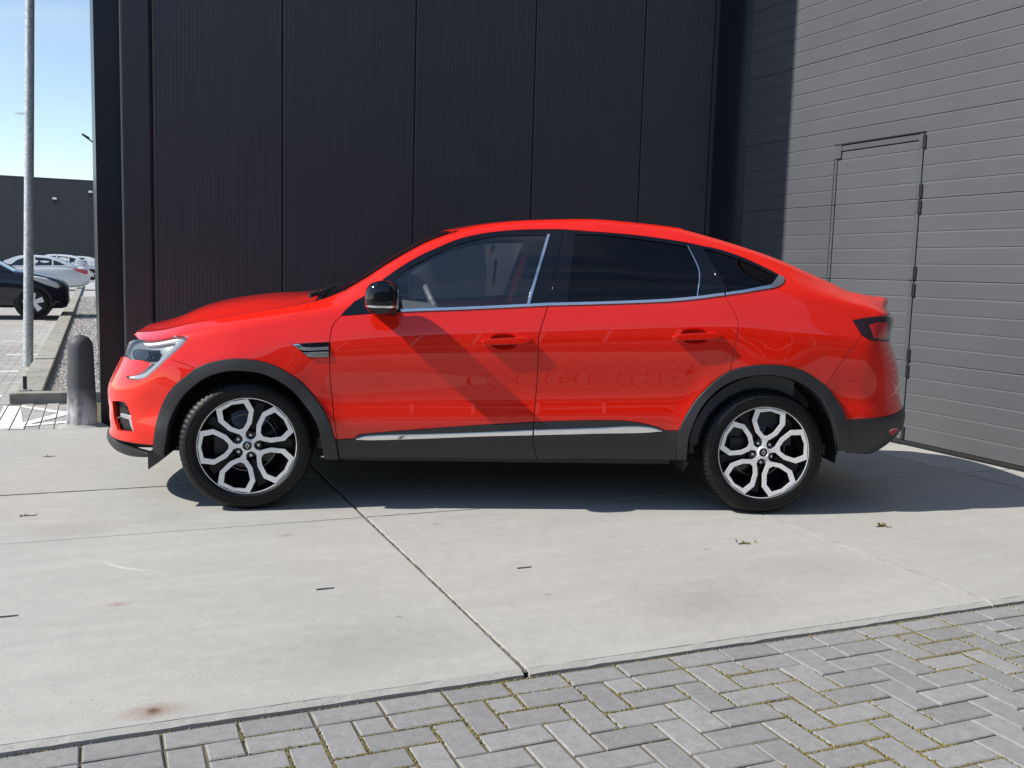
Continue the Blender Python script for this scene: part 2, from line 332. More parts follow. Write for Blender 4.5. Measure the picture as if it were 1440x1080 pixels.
'rh_recess':[(2.2321,.9601),(2.2429,.9788),(2.2653,.9896),(2.3104,.9943),(2.352,.9906),(2.3749,.9782),(2.3833,.9562),(2.3768,.9319),(2.3586,.9167),(2.3173,.9102),(2.2718,.9136),(2.2447,.9271),(2.2347,.9417)],
'rh_bar':[(2.1894,.9443),(2.2059,.9569),(2.3261,.9689),(2.4243,.9727),(2.4455,.965),(2.4423,.9501),(2.403,.94),(2.271,.9307),(2.207,.9281)],
'lamp_top_glare':[(-.5557,.8388),(-.3537,.8737),(-.311,.874),(-.3245,.862),(-.3555,.8626),(-.5302,.8324)],
'fuel':[(2.8952,1.0675)],
}
def spot(s, pos, u, v, r0, r1, squash=1.0, wob=None):
    """1 inside a patch of the yard around (u, v), fading out"""
    w = yard(u, v)
    sub = s.n('ShaderNodeVectorMath', operation='SUBTRACT'); s.l(pos, sub.inputs[0]); sub.inputs[1].default_value = w
    rot = s.n('ShaderNodeVectorRotate', rotation_type='Z_AXIS'); rot.inputs['Angle'].default_value = -PHI; s.l(sub.outputs[0], rot.inputs[0])
    sc = s.n('ShaderNodeVectorMath', operation='MULTIPLY'); s.l(rot.outputs[0], sc.inputs[0]); sc.inputs[1].default_value = (1, squash, 0)
    ln = s.n('ShaderNodeVectorMath', operation='LENGTH'); s.l(sc.outputs[0], ln.inputs[0])
    d = ln.outputs['Value']
    if wob is not None: d = s.math('ADD', d, s.math('MULTIPLY', s.math('SUBTRACT', wob, 0.5), r1 * 0.9))
    m = s.n('ShaderNodeMapRange'); m.inputs['From Min'].default_value = r1; m.inputs['From Max'].default_value = r0
    s.l(d, m.inputs['Value']); return m.outputs[0]
def ring(s, pos, u, v, rad, wid):
    w = yard(u, v)
    sub = s.n('ShaderNodeVectorMath', operation='DISTANCE'); s.l(pos, sub.inputs[0]); sub.inputs[1].default_value = w
    d = s.math('ABSOLUTE', s.math('SUBTRACT', sub.outputs['Value'], rad))
    m = s.n('ShaderNodeMapRange'); m.inputs['From Min'].default_value = wid; m.inputs['From Max'].default_value = 0
    s.l(d, m.inputs['Value']); return m.outputs[0]
def concrete_mat(name, base, stains=False):
    s = N(name); p = s.pos()
    oi = s.n('ShaderNodeObjectInfo').outputs['Random']
    rot = s.n('ShaderNodeVectorRotate', rotation_type='Z_AXIS'); rot.inputs['Angle'].default_value = -PHI; s.l(p, rot.inputs[0]); q = rot.outputs[0]
    big = s.noise(p, 0.9, 5, 0.6)
    streak = s.noise(q, 1.4, 5, 0.6, stretch=(1.0, 7.0, 1.0), dist=0.4)
    mid = s.noise(p, 14, 5, 0.65)
    fine = s.noise(p, 260, 3, 0.7)
    pit = s.noise(p, 75, 2, 0.5)
    c = s.ramp(big, [(0.25, tuple(x * 0.92 for x in base)), (0.75, tuple(x * 1.06 for x in base))])
    c = s.mix(0.75, c, s.ramp(streak, [(0.3, 0.93), (0.7, 1.05)]), 'MULTIPLY')
    c = s.mix(0.7, c, s.ramp(mid, [(0.3, 0.92), (0.7, 1.06)]), 'MULTIPLY')
    c = s.mix(1.0, c, s.ramp(fine, [(0.25, 0.60), (0.5, 1.0), (0.8, 1.24)]), 'MULTIPLY')
    c = s.mix(1.0, c, s.ramp(pit, [(0.24, 0.62), (0.32, 1.0)]), 'MULTIPLY')
    tone = s.n('ShaderNodeMapRange'); tone.inputs['To Min'].default_value = 0.93; tone.inputs['To Max'].default_value = 1.06
    s.l(oi, tone.inputs['Value'])
    c = s.mix(1.0, c, tone.outputs[0], 'MULTIPLY')
    if stains:
        wob = s.noise(p, 22, 4)
        c = s.mix(s.math('MULTIPLY', spot(s, p, 0.129, 2.797, 0.010, 0.10, 1.7, wob), 0.6), c, (0.20, 0.085, 0.04))
        c = s.mix(s.math('MULTIPLY', spot(s, p, 0.129, 2.797, 0.0, 0.028, 1.0, wob), 0.8), c, (0.05, 0.02, 0.012))
        c = s.mix(s.math('MULTIPLY', spot(s, p, 0.056, 3.752, 0.0, 0.05, 1.4, wob), 0.5), c, (0.24, 0.12, 0.07))
        for (u, v, r0, r1, k) in ((0.75, 3.05, 0.05, 0.5, 0.22), (2.2, 3.1, 0.05, 0.45, 0.22), (2.9, 3.3, 0.05, 0.4, 0.16), (-0.1, 4.9, 0.02, 0.3, 0.2), (0.3, 5.0, 0.02, 0.25, 0.2), (1.0, 3.3, 0.0, 0.02, 0.8), (2.6, 3.7, 0.0, 0.02, 0.7), (1.62, 3.35, 0.0, 0.02, 0.7), (0.8, 4.5, 0.0, 0.05, 0.5), (1.55, 4.5, 0.0, 0.04, 0.5)):
            c = s.mix(s.math('MULTIPLY', spot(s, p, u, v, r0, r1, 1.5, wob), k), c, (0.14, 0.13, 0.12))
        # tyre-scuffed pale arcs
        sw = s.noise(p, 9, 3)
        brk = s.ramp(sw, [(0.45, 0.0), (0.62, 1.0)])
        for (u, v, r, w, k) in ((2.4, 1.2, 3.05, 0.012, 0.14), (1.9, 0.4, 3.9, 0.02, 0.10), (3.2, 0.6, 3.6, 0.015, 0.12)):
            c = s.mix(s.math('MULTIPLY', s.math('MULTIPLY', ring(s, p, u, v, r, w), brk), k), c, (0.55, 0.53, 0.50))
        arc = s.math('MULTIPLY', ring(s, p, 0.30, 4.42, 0.30, 0.014), spot(s, p, 0.09, 4.22, 0.05, 0.16))
        c = s.mix(s.math('MULTIPLY', arc, 0.55), c, (0.62, 0.61, 0.58))
    s.set(Base_Color=c, Roughness=s.ramp(mid, [(0.2, 0.78), (0.8, 0.95)]), Specular_IOR_Level=0.3)
    b1 = s.bump(fine, 0.35, 0.0015); b2 = s.bump(mid, 0.2, 0.003, b1); b3 = s.bump(pit, 0.25, 0.002, b2)
    s.set(Normal=b3); return s.m
def stone_mat(name, base, var=0.2, scale=1.0, speck=0.25, moss=0.0):
    """a paver or a kerb stone: each piece its own tone, pale grit in it"""
    s = N(name); p = s.pos(); oi = s.n('ShaderNodeObjectInfo').outputs['Random']
    fine = s.noise(p, 300 * scale, 3, 0.7); mid = s.noise(p, 35 * scale, 4, 0.6)
    grit = s.n('ShaderNodeTexVoronoi', feature='F1'); grit.inputs['Scale'].default_value = 85 * scale; s.l(p, grit.inputs['Vector'])
    gm = s.ramp(grit.outputs['Distance'], [(0.10, 1.0), (0.22, 0.0)])
    gsel = s.noise(p, 60 * scale, 1); gm = s.math('MULTIPLY', gm, s.ramp(gsel, [(0.56, 0.0), (0.62, 1.0)]))
    c = s.ramp(oi, [(0.0, tuple(x * (1 - var) for x in base)), (0.5, base), (1.0, tuple(x * (1 + var * 0.7) for x in base))])
    c = s.mix(0.8, c, s.ramp(mid, [(0.3, 0.84), (0.7, 1.12)]), 'MULTIPLY')
    c = s.mix(1.0, c, s.ramp(fine, [(0.25, 0.70), (0.5, 1.0), (0.8, 1.2)]), 'MULTIPLY')
    c = s.mix(s.math('MULTIPLY', gm, speck), c, (0.62, 0.60, 0.58))
    if moss:
        mm = s.ramp(s.noise(p, 7, 4), [(0.5, 0.0), (0.72, 1.0)])
        c = s.mix(s.math('MULTIPLY', mm, moss), c, (0.10, 0.10, 0.035))
    s.set(Base_Color=c, Roughness=0.9, Specular_IOR_Level=0.25, Normal=s.bump(fine, 0.5, 0.002, s.bump(mid, 0.3, 0.003)))
    return s.m
def cladding_mat(name, base, rough, dirt=0.12, coat=0.0, spec=0.5, streak=(30, 30, 1.2)):
    """painted sheet metal, faintly dusty, a little uneven in its reflection"""
    s = N(name); p = s.pos(); oi = s.n('ShaderNodeObjectInfo').outputs['Random']
    f = s.noise(p, 1.0, 5, 0.6, stretch=streak); g = s.noise(p, 0.8, 4); fine = s.noise(p, 180, 2)
    c = s.mix(1.0, base, s.ramp(f, [(0.3, 1 - dirt), (0.7, 1 + dirt)]), 'MULTIPLY')
    c = s.mix(1.0, c, s.ramp(g, [(0.3, 1 - dirt), (0.7, 1 + dirt)]), 'MULTIPLY')
    c = s.mix(1.0, c, s.ramp(fine, [(0.3, 0.93), (0.7, 1.07)]), 'MULTIPLY')
    t = s.n('ShaderNodeMapRange'); t.inputs['To Min'].default_value = 0.95; t.inputs['To Max'].default_value = 1.05; s.l(oi, t.inputs['Value'])
    c = s.mix(1.0, c, t.outputs[0], 'MULTIPLY')
    s.set(Base_Color=c, Roughness=s.ramp(g, [(0.3, rough * 0.88), (0.7, rough * 1.12)]), Coat_Weight=coat, Specular_IOR_Level=spec,
          Normal=s.bump(fine, 0.12, 0.0008, s.bump(s.noise(p, 2.2, 2), 0.08, 0.02)))
    return s.m
def galvanised_mat():
    s = N('galvanised steel'); p = s.n('ShaderNodeTexCoord').outputs['Object']
    v = s.n('ShaderNodeTexVoronoi'); v.inputs['Scale'].default_value = 45; s.l(p, v.inputs['Vector'])
    c = s.ramp(v.outputs['Color'], [(0.2, (0.36, 0.38, 0.39)), (0.8, (0.55, 0.57, 0.58))])
    c = s.mix(0.6, c, s.ramp(s.noise(p, 6, 4, stretch=(1, 1, .3)), [(0.3, 0.8), (0.7, 1.1)]), 'MULTIPLY')
    s.set(Base_Color=c, Metallic=0.35, Roughness=0.5); return s.m
def paint_mat(name, col, flake=0.25):
    """car lacquer: pigment with fine flakes under a clear coat"""
    s = N(name); p = s.n('ShaderNodeTexCoord').outputs['Object']
    v = s.n('ShaderNodeTexVoronoi'); v.inputs['Scale'].default_value = 900; s.l(p, v.inputs['Vector'])
    c = s.mix(1.0, col, s.ramp(v.outputs['Color'], [(0.2, 0.93), (0.8, 1.07)]), 'MULTIPLY')
    s.set(Base_Color=c, Metallic=flake, Roughness=0.36, Coat_Weight=1.0, Coat_Roughness=0.015, Coat_IOR=1.58, Specular_IOR_Level=0.05)
    return s.m
def glass_mat(name, tint, refl=1.0, ior=1.5):
    s = N(name); s.t.nodes.remove(s.b)
    tr = s.n('ShaderNodeBsdfTransparent'); tr.inputs[0].default_value = tuple(tint) + (1,)
    gl = s.n('ShaderNodeBsdfGlossy'); gl.inputs['Roughness'].default_value = 0.01
    fr = s.n('ShaderNodeFresnel'); fr.inputs['IOR'].default_value = ior
    k = s.math('MULTIPLY', fr.outputs[0], refl)
    mx = s.n('ShaderNodeMixShader'); s.l(k, mx.inputs[0]); s.l(tr.outputs[0], mx.inputs[1]); s.l(gl.outputs[0], mx.inputs[2])
    s.l(mx.outputs[0], s.out.inputs[0]); return s.m
M = {}
M['concrete'] = concrete_mat('weathered concrete', (0.378, 0.371, 0.350), True)
M['old_concrete'] = concrete_mat('kerb concrete', (0.33, 0.32, 0.295))
M['paver'] = stone_mat('grey concrete paver', (0.243, 0.24, 0.24), 0.12, 1.0, 0.5)
M['park_paver'] = stone_mat('pale grey paver', (0.35, 0.34, 0.325), 0.14, 0.7, 0.3)
M['white_paver'] = stone_mat('white paver', (0.72, 0.71, 0.68), 0.08, 0.7, 0.1)
M['kerb'] = stone_mat('mossy kerb stone', (0.33, 0.32, 0.29), 0.10, 0.5, 0.2, 0.55)
M['grit'] = stone_mat('gritty joint fill', (0.17, 0.16, 0.135), 0.0, 0.8, 0.5)
M['belt'] = plain('red seat belt', (0.45, 0.015, 0.015), 0.7)
M['bed'] = stone_mat('joint sand', (0.13, 0.115, 0.075), 0.0, 0.6, 0.35, 0.5)
M['gravel_bed'] = stone_mat('gravel bed', (0.42, 0.41, 0.40), 0.0, 0.35, 0.9)
M['gravel'] = stone_mat('gravel stone', (0.58, 0.56, 0.54), 0.35, 0.6, 0.3)
M['asphalt'] = stone_mat('asphalt', (0.05, 0.05, 0.052), 0.0, 0.4, 0.2)
M['ground'] = stone_mat('paved ground', (0.27, 0.26, 0.25), 0.0, 0.1, 0.3)
M['cladding'] = cladding_mat('anthracite ribbed cladding', (0.041, 0.043, 0.049), 0.36, 0.08)
M['trim'] = cladding_mat('anthracite trim', (0.037, 0.040, 0.046), 0.34, 0.08)
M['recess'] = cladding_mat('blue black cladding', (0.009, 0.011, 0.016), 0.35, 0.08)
M['door'] = cladding_mat('grey sectional door', (0.083, 0.088, 0.098), 0.48, 0.045, 0, 0.4, (2.0, 2.0, 40))
M['door_frame'] = cladding_mat('grey aluminium frame', (0.078, 0.084, 0.095), 0.42, 0.05)
M['seal'] = plain('black rubber seal', (0.012, 0.012, 0.013), 0.7)
M['roofing'] = plain('dark roofing', (0.05, 0.05, 0.05), 0.8)
M['galv'] = galvanised_mat()
M['white_paint'] = plain('road paint', (0.74, 0.73, 0.70), 0.7, wear=0.12, scale=25)
M['black_metal'] = plain('black metal', (0.014, 0.014, 0.016), 0.45)
M['steel'] = plain('bright steel', (0.62, 0.63, 0.64), 0.3, 0.9)
M['moss'] = stone_mat('joint moss', (0.17, 0.145, 0.055), 0.3, 1.5, 0.0)
M['weed'] = plain('dry weed', (0.13, 0.10, 0.03), 0.8, wear=0.3, scale=60)
def bollard_mat():
    s = N('scuffed rubber bollard'); p = s.n('ShaderNodeTexCoord').outputs['Object']
    z = s.n('ShaderNodeSeparateXYZ'); s.l(p, z.inputs[0]); z = z.outputs[2]
    n1 = s.noise(p, 14, 6, 0.7, stretch=(1, 1, .4)); n2 = s.noise(p, 60, 4)
    low = s.n('ShaderNodeMapRange'); low.inputs['From Min'].default_value = 0.31; low.inputs['From Max'].default_value = 0.05; s.l(z, low.inputs['Value'])
    scuff = s.math('MULTIPLY', low.outputs[0], s.ramp(n1, [(0.34, 0.0), (0.56, 1.0)]))
    c = s.ramp(n2, [(0.3, (0.042, 0.044, 0.050)), (0.7, (0.062, 0.065, 0.072))])
    c = s.mix(s.math('MULTIPLY', scuff, 0.9), c, (0.62, 0.62, 0.63))
    s.set(Base_Color=c, Roughness=0.62, Normal=s.bump(n2, 0.3, 0.003)); return s.m
M['bollard'] = bollard_mat()
# the cars
M['red'] = paint_mat('flame red lacquer', (0.67, 0.0120, 0.0030), 0.0)
M['grey_plastic'] = plain('grained grey plastic', (0.022, 0.023, 0.026), 0.5, scale=120, bump=0.15)
M['black_gloss'] = plain('black gloss', (0.004, 0.005, 0.008), 0.05, spec=0.45)
M['black_plastic'] = plain('black plastic', (0.010, 0.010, 0.011), 0.6)
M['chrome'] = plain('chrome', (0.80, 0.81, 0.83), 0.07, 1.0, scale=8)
M['alloy'] = plain('machined alloy', (0.86, 0.86, 0.86), 0.38, 0.45, scale=60)
M['tyre'] = plain('tyre rubber', (0.0048, 0.0048, 0.0052), 0.5, spec=0.3, wear=0.25, scale=40, bump=0.25)
M['disc'] = plain('brake disc', (0.30, 0.28, 0.27), 0.4, 0.6)
M['glass'] = glass_mat('side glass', (0.88, 0.93, 0.96), 2.6)
M['dark_glass'] = glass_mat('privacy glass', (0.025, 0.03, 0.036), 1.1)
M['screen_glass'] = glass_mat('windscreen glass', (0.86, 0.90, 0.90), 1.2)
M['clear'] = glass_mat('lamp glass', (0.95, 0.96, 0.97), 0.9)
M['lamp_in'] = plain('lamp bowl', (0.34, 0.36, 0.38), 0.2, 0.6)
M['lamp_strip'] = plain('white light guide', (0.80, 0.80, 0.80), 0.25)
M['running_light_glare'] = plain('lit running light and glare', (0.80, 0.80, 0.80), 0.25)
M['running_light_glare'].node_tree.nodes['Principled BSDF'].inputs['Emission Color'].default_value = (0.92, 0.96, 1, 1)
M['running_light_glare'].node_tree.nodes['Principled BSDF'].inputs['Emission Strength'].default_value = 0.15
M['lens'] = plain('projector lens', (0.03, 0.035, 0.045), 0.05, coat=1.0)
M['red_lens'] = plain('red lamp lens', (0.52, 0.010, 0.012), 0.08, coat=1.0)
M['dark_lens'] = plain('smoked lamp lens', (0.018, 0.006, 0.012), 0.06, coat=1.0)
M['amber'] = plain('amber reflector', (0.38, 0.24, 0.04), 0.2)
M['interior'] = plain('charcoal trim', (0.085, 0.087, 0.092), 0.75)
M['leather'] = plain('dark seat leather', (0.11, 0.112, 0.118), 0.5)
M['headliner'] = plain('grey headliner', (0.32, 0.31, 0.30), 0.9)
M['plate'] = plain('yellow plate', (0.70, 0.48, 0.02), 0.4)
M['navy'] = paint_mat('blue black lacquer', (0.012, 0.014, 0.024), 0.2)
M['silver'] = paint_mat('silver lacquer', (0.66, 0.67, 0.69), 0.1)
M['white'] = paint_mat('white lacquer', (0.72, 0.73, 0.74), 0.0)
M['car_glass'] = plain('dim car glass', (0.012, 0.016, 0.022), 0.04, coat=1.0)
# ------------------------------------------------------------------ ground sheets
def sheet(name, u0, u1, v0, v1, z, mat, label=None, kind='structure', parent=None):
    me = mesh(name, [(u0, v0, 0), (u1, v0, 0), (u1, v1, 0), (u0, v1, 0)], [(0, 1, 2, 3)])
    o = link(name, me, mat, parent, (0, 0, z), PHI)
    if parent is None: tag(o, label, None, None, kind)
    return o
sheet('ground', -400, 400, -400, 400, -0.09, M['ground'], 'paved ground reaching away from the yard')

def far_paver_mat(name, a, b, mortar, w, h, rot):
    s = N(name); p = s.pos()
    mp = s.n('ShaderNodeVectorRotate', rotation_type='Z_AXIS'); mp.inputs['Angle'].default_value = -PHI + rot; s.l(p, mp.inputs[0])
    bt = s.n('ShaderNodeTexBrick'); s.l(mp.outputs[0], bt.inputs['Vector'])
    bt.inputs['Scale'].default_value = 1; bt.inputs['Brick Width'].default_value = w; bt.inputs['Row Height'].default_value = h
    bt.inputs['Mortar Size'].default_value = 0.0035; bt.inputs['Color1'].default_value = a + (1,); bt.inputs['Color2'].default_value = b + (1,); bt.inputs['Mortar'].default_value = mortar + (1,)
    c = s.mix(0.8, bt.outputs['Color'], s.ramp(s.noise(p, 2.0, 6), [(0.3, 0.84), (0.7, 1.1)]), 'MULTIPLY')
    s.set(Base_Color=c, Roughness=0.9); return s.m
M['far_park'] = far_paver_mat('far pale pavers', (0.41, 0.395, 0.38), (0.35, 0.335, 0.325), (0.12, 0.105, 0.08), 0.2, 0.1, 0)
M['far_front'] = far_paver_mat('far grey pavers', (0.29, 0.285, 0.285), (0.25, 0.245, 0.25), (0.11, 0.095, 0.055), 0.2, 0.1, 0)

def chamfered(lx, ly, h, c=0.004, cz=0.003):
    """a paver lying on the ground, top at z = 0, edges rounded off"""
    x, y = lx / 2, ly / 2
    V = [(-x + c, -y + c, 0), (x - c, -y + c, 0), (x - c, y - c, 0), (-x + c, y - c, 0),
         (-x, -y, -cz), (x, -y, -cz), (x, y, -cz), (-x, y, -cz), (-x, -y, -h), (x, -y, -h), (x, y, -h), (-x, y, -h)]
    F = [(0, 1, 2, 3)] + [(4 + k, 4 + (k + 1) % 4, (k + 1) % 4, k) for k in range(4)] + [(8 + k, 8 + (k + 1) % 4, 4 + (k + 1) % 4, 4 + k) for k in range(4)]
    return V, F
def lay(spots, parent, name, sizes, mat, h, limit, stuff_name, jz=0.0015, joint=0.005):
    """spots: (u, v, lu, lv, z, priority); the largest in view as single pieces, the rest joined"""
    spots = sorted(spots, key=lambda t: t[5])
    meshes = {}; rest = MB(); made = []
    for k, (u, v, lu, lv, z, pr) in enumerate(spots):
        key = (round(lu, 3), round(lv, 3))
        dz = rng.gauss(0, jz); tx, ty = rng.gauss(0, 0.005), rng.gauss(0, 0.005); rz = rng.gauss(0, 0.008)
        V, F = chamfered(lu - joint, lv - joint, h)
        if k < limit:
            if key not in meshes: meshes[key] = mesh(name, V, F); meshes[key].materials.append(mat)
            o = link(name, meshes[key], None, parent); w = yard(u, v, z + dz)
            o.location = w; o.rotation_euler = (tx, ty, PHI + rz); made.append(o)
        else:
            RM = Matrix.Translation(yard(u, v, z + dz)) @ Matrix.Rotation(PHI + rz, 4, 'Z')
            rest.add([RM @ Vector(p) for p in V], F)
    if rest.V: tag(rest.build(stuff_name, mat, parent), kind='stuff')
    return made

# ------------------------------------------------------------------ the concrete yard
yard_root = tag(empty('concrete_yard'), 'wide yard of pale weathered concrete slabs under the red car', kind='structure')
U_J = [-8.945, -6.908, -4.871, -2.834, -0.797, 1.242, 3.280, 5.322, 5.80]
V_J = [2.701, 4.727, 5.718, 7.899]
SLOTS = {(-0.305, 3.74), (0.814, 3.689), (1.676, 3.702), (2.837, 3.728), (3.738, 3.78), (4.86, 3.75), (-0.323, 5.229), (-0.287, 6.79), (0.78, 6.79), (4.368, 5.412), (0.8, 5.22), (1.72, 5.22), (2.8, 5.22), (1.72, 6.79), (2.8, 6.8), (3.75, 6.8)}
def slab(u0, u1, v0, v1):
    cu, cv = (u0 + u1) / 2, (v0 + v1) / 2; hx, hy = (u1 - u0) / 2, (v1 - v0) / 2
    c, D = 0.024, 0.14
    rj = random.Random(int(u0 * 77 + v0 * 991))
    def edge(p, q, n):
        out = []
        for k in range(n):
            t = k / n; j = 0.0 if k == 0 else rj.gauss(0, 0.0012)
            d = Vector((q[0] - p[0], q[1] - p[1])).normalized()
            out.append((p[0] + (q[0] - p[0]) * t - d.y * j, p[1] + (q[1] - p[1]) * t + d.x * j))
        return out
    cf = c if v0 < 2.8 else .0018; ce = .0018                       # the front edge is worn rounder than the joints
    cor = [(-hx + ce, -hy + cf), (hx - ce, -hy + cf), (hx - ce, hy - ce), (-hx + ce, hy - ce)]
    ring = sum((edge(cor[k], cor[(k + 1) % 4], 40) for k in range(4)), [])
    holes = []
    for (u, v) in SLOTS:
        if u0 < u < u1 and v0 < v < v1:
            x, y = u - cu, v - cv
            holes.append([(x - 0.036, y - 0.010), (x + 0.036, y - 0.010), (x + 0.036, y + 0.010), (x - 0.036, y + 0.010)])
    pts = list(ring); E = [(k, (k + 1) % len(ring)) for k in range(len(ring))]
    for h in holes:
        n = len(pts); pts += h; E += [(n + k, n + (k + 1) % 4) for k in range(4)]
    r = delaunay_2d_cdt([Vector(p) for p in pts], E, [], 0, 1e-6)
    P = [tuple(v) for v in r[0]]
    F = []
    for f in r[2]:
        x = sum(P[i][0] for i in f) / len(f); y = sum(P[i][1] for i in f) / len(f)
        if any(h[0][0] < x < h[1][0] and h[0][1] < y < h[2][1] for h in holes): continue
        F.append(tuple(f))
    mb = MB(); mb.add([(x, y, 0) for x, y in P], F)
    low = [(-hx, -hy), (hx, -hy), (hx, hy), (-hx, hy)]
    L = sum((edge(low[k], low[(k + 1) % 4], 40) for k in range(4)), [])
    n = len(ring)
    mb.add([(x, y, 0) for x, y in ring] + [(x, y, -(c * 0.45 if y < -hy + .02 and v0 < 2.8 else .003) - abs(rj.gauss(0, 0.0015))) for x, y in L] + [(x, y, -D) for x, y in L],
           [(n + k, n + (k + 1) % n, (k + 1) % n, k) for k in range(n)] + [(2 * n + k, 2 * n + (k + 1) % n, n + (k + 1) % n, n + k) for k in range(n)])
    for h in holes:
        mb.add([(x, y, 0) for x, y in h] + [(x, y, -0.05) for x, y in h], [(k, (k + 1) % 4, 4 + (k + 1) % 4, 4 + k) for k in range(4)])
        mb.add([(x, y, -0.05) for x, y in h], [(0, 1, 2, 3)])
    me = mesh('slab', mb.V, mb.F)
    link('slab', me, M['concrete'], yard_root, yard(cu, cv, rng.gauss(0, 0.0012)), PHI + rng.gauss(0, 0.0006))
for i in range(len(U_J) - 1):
    for j in range(3):
        a, b = U_J[i], U_J[i + 1]
        ga = 0.011 if abs(a - 1.242) < .01 else 0.005; gb = 0.011 if abs(b - 1.242) < .01 else 0.005
        top = V_J[j + 1]
        if j == 2 and b > 0: top = 8.02 if a > 0.2 else 7.899
        slab(a + ga, b - gb, V_J[j] + (0.005 if j == 1 else 0.007 if j == 2 else 0.0), top - (0.005 if j == 0 else 0.007 if j == 1 else 0.004))
sheet('joint_bed', -9, 5.8, 2.72, 7.9, -0.024, M['bed'], parent=yard_root)
sheet('joint_fill', 1.226, 1.258, 2.715, 7.9, -0.010, M['grit'], parent=yard_root)

# ------------------------------------------------------------------ the brick pavement in front: edge course and herringbone
front = tag(empty('brick_pavement'), 'grey herringbone brick pavement in front of the concrete slabs', kind='structure')
ccam = cam.matrix_world.inverted()
def pixel(P):
    q = ccam @ P
    return (720 + FOCAL_PX * q.x / -q.z, 540 - FOCAL_PX * q.y / -q.z) if q.z < -0.1 else (1e6, 1e6)
spots = []; A = 0.1005; VT = 2.701 - 0.010
def add_spot(u, v, lu, lv, z):
    x, y = pixel(yard(u, v, z)); inside = -90 < x < 1530 and 800 < y < 1190
    spots.append((u, v, lu, lv, z, (0 if inside else 1, abs(x - 800) + 2 * max(0, y - 1080))))
FZ = -0.018
for k in range(-24, 34): add_spot(0.045 + k * 2 * A, VT - A / 2, 2 * A, A, FZ)
V1 = VT - A; UB = 0.045
for i in range(-46, 66):
    for j in range(-24, 3):
        u = UB + i * A; v = V1 + j * A; k = (i - j) % 4
        inside = lambda vv: vv + A / 2 <= V1 + 1e-6
        if k == 0:
            if inside(v + A / 2): add_spot(u + A, v + A / 2, 2 * A, A, FZ)
        elif k == 2:
            top_ok = inside(v + A / 2); bot_ok = inside(v - A / 2)
            if top_ok and bot_ok: add_spot(u + A / 2, v, A, 2 * A, FZ)
            elif bot_ok: add_spot(u + A / 2, v - A / 2, A, A, FZ)
pav = lay(spots, front, 'brick', None, M['paver'], 0.07, 300, 'outlying_bricks', 0.0009, 0.0075)
sheet('sand_bed', -6, 8, -1.2, 2.701, FZ - 0.0055, M['bed'], parent=front)
sheet('outlying_pavement', -40, 60, -2.2, 0.25, FZ - 0.004, M['far_front'], parent=front)
rd_ = sheet('road', -80, 80, -15.5, -2.2, -0.06, M['asphalt'], 'unseen dark asphalt road, added to darken what the car doors mirror')  # added out of view so the lower doors mirror dark ground
for k in range(-30, 30):
    mb = MB(); mb.box(k + .003, k + .997, -2.32, -2.2, -.15, FZ); mb.build('kerb_stone', M['kerb'], front, rz=PHI, bevel=.01)  # kerb stones edging the added road
# moss and grit in the joints
mo = MB(); r3 = random.Random(21)
def clump(x, y, z, s, n=1):
    for _ in range(n):
        a = r3.random() * 6.28
        V = [(x + s * math.cos(a + t), y + s * math.sin(a + t), z) for t in (0, 2.1, 4.2)] + [(x + r3.gauss(0, s * .4), y + r3.gauss(0, s * .4), z + s * r3.uniform(.5, 1.1))]
        mo.add(V, [(0, 1, 3), (1, 2, 3), (2, 0, 3)])
from mathutils import noise as mnoise
vis = [t for t in spots if t[5][0] == 0]
for (u, v, lu, lv, z, pr) in vis:
    for side in range(4):
        L = lu if side < 2 else lv
        for _ in range(int(L * 260)):
            t = r3.uniform(-.5, .5) * L
            uu, vv = (u + t, v + (lv / 2 if side else -lv / 2)) if side < 2 else (u + (lu / 2 if side == 3 else -lu / 2), v + t)
            d = 1.3 * mnoise.noise(Vector((uu * 2.2, vv * 2.2, 1.7))) + .5 * mnoise.noise(Vector((uu * 11, vv * 11, 4.0)))
            if d < r3.uniform(-.15, .5): continue
            p = yard(uu + r3.gauss(0, .0022), vv + r3.gauss(0, .0022))
            clump(p.x, p.y, FZ - 0.003, r3.uniform(.003, .0065))
tag(mo.build('moss', M['moss']), 'yellow green moss growing in the joints of the herringbone bricks', 'moss', kind='stuff')
cr = MB()
for _ in range(2600):                                        # crumbs of mortar in the wide slab joint, dirt along the slab edge
    if r3.random() < .6: u, v = 1.242 + r3.gauss(0, .006), r3.uniform(2.72, 6.5)
    else: u, v = r3.uniform(-.9, 4.2), 2.701 - abs(r3.gauss(0, .004)) - .002
    p = yard(u, v, -.010 if v > 2.701 else FZ - .006); s = r3.uniform(.002, .006); a = r3.random() * 6
    cr.add([p + Vector((s * math.cos(a + t), s * math.sin(a + t), 0)) for t in (0, 2.1, 4.2)] + [p + Vector((0, 0, s * r3.uniform(.5, 1.4)))], [(0, 1, 3), (1, 2, 3), (2, 0, 3)])
tag(cr.build('joint_grit', M['grit']), 'pale grit and crumbs in the wide joint between concrete slabs', 'grit', kind='stuff')
def tuft(u, v, label, n, h, spread):
    mb = MB()
    for _ in range(n):
        a = r3.random() * 6.28; r = abs(r3.gauss(0, spread)); p = yard(u, v, -.02) + Vector((r * math.cos(a), r * .45 * math.sin(a), 0))
        b = r3.random() * 6.28; l = h * r3.uniform(.5, 1.2); tip = p + Vector((math.cos(b) * l * .8, math.sin(b) * l * .8, l * r3.uniform(.35, 1) + .015)); w = Vector((-math.sin(b), math.cos(b), 0)) * .0035
        mid = p.lerp(tip, .55) + Vector((0, 0, l * .18))
        mb.add([p - w, p + w, mid + w * 1.3, mid - w * 1.3, tip], [(0, 1, 2, 3), (3, 2, 4)])
    tag(mb.build('weed', M['weed']), label, 'weed', 'weeds in the lifting slots')
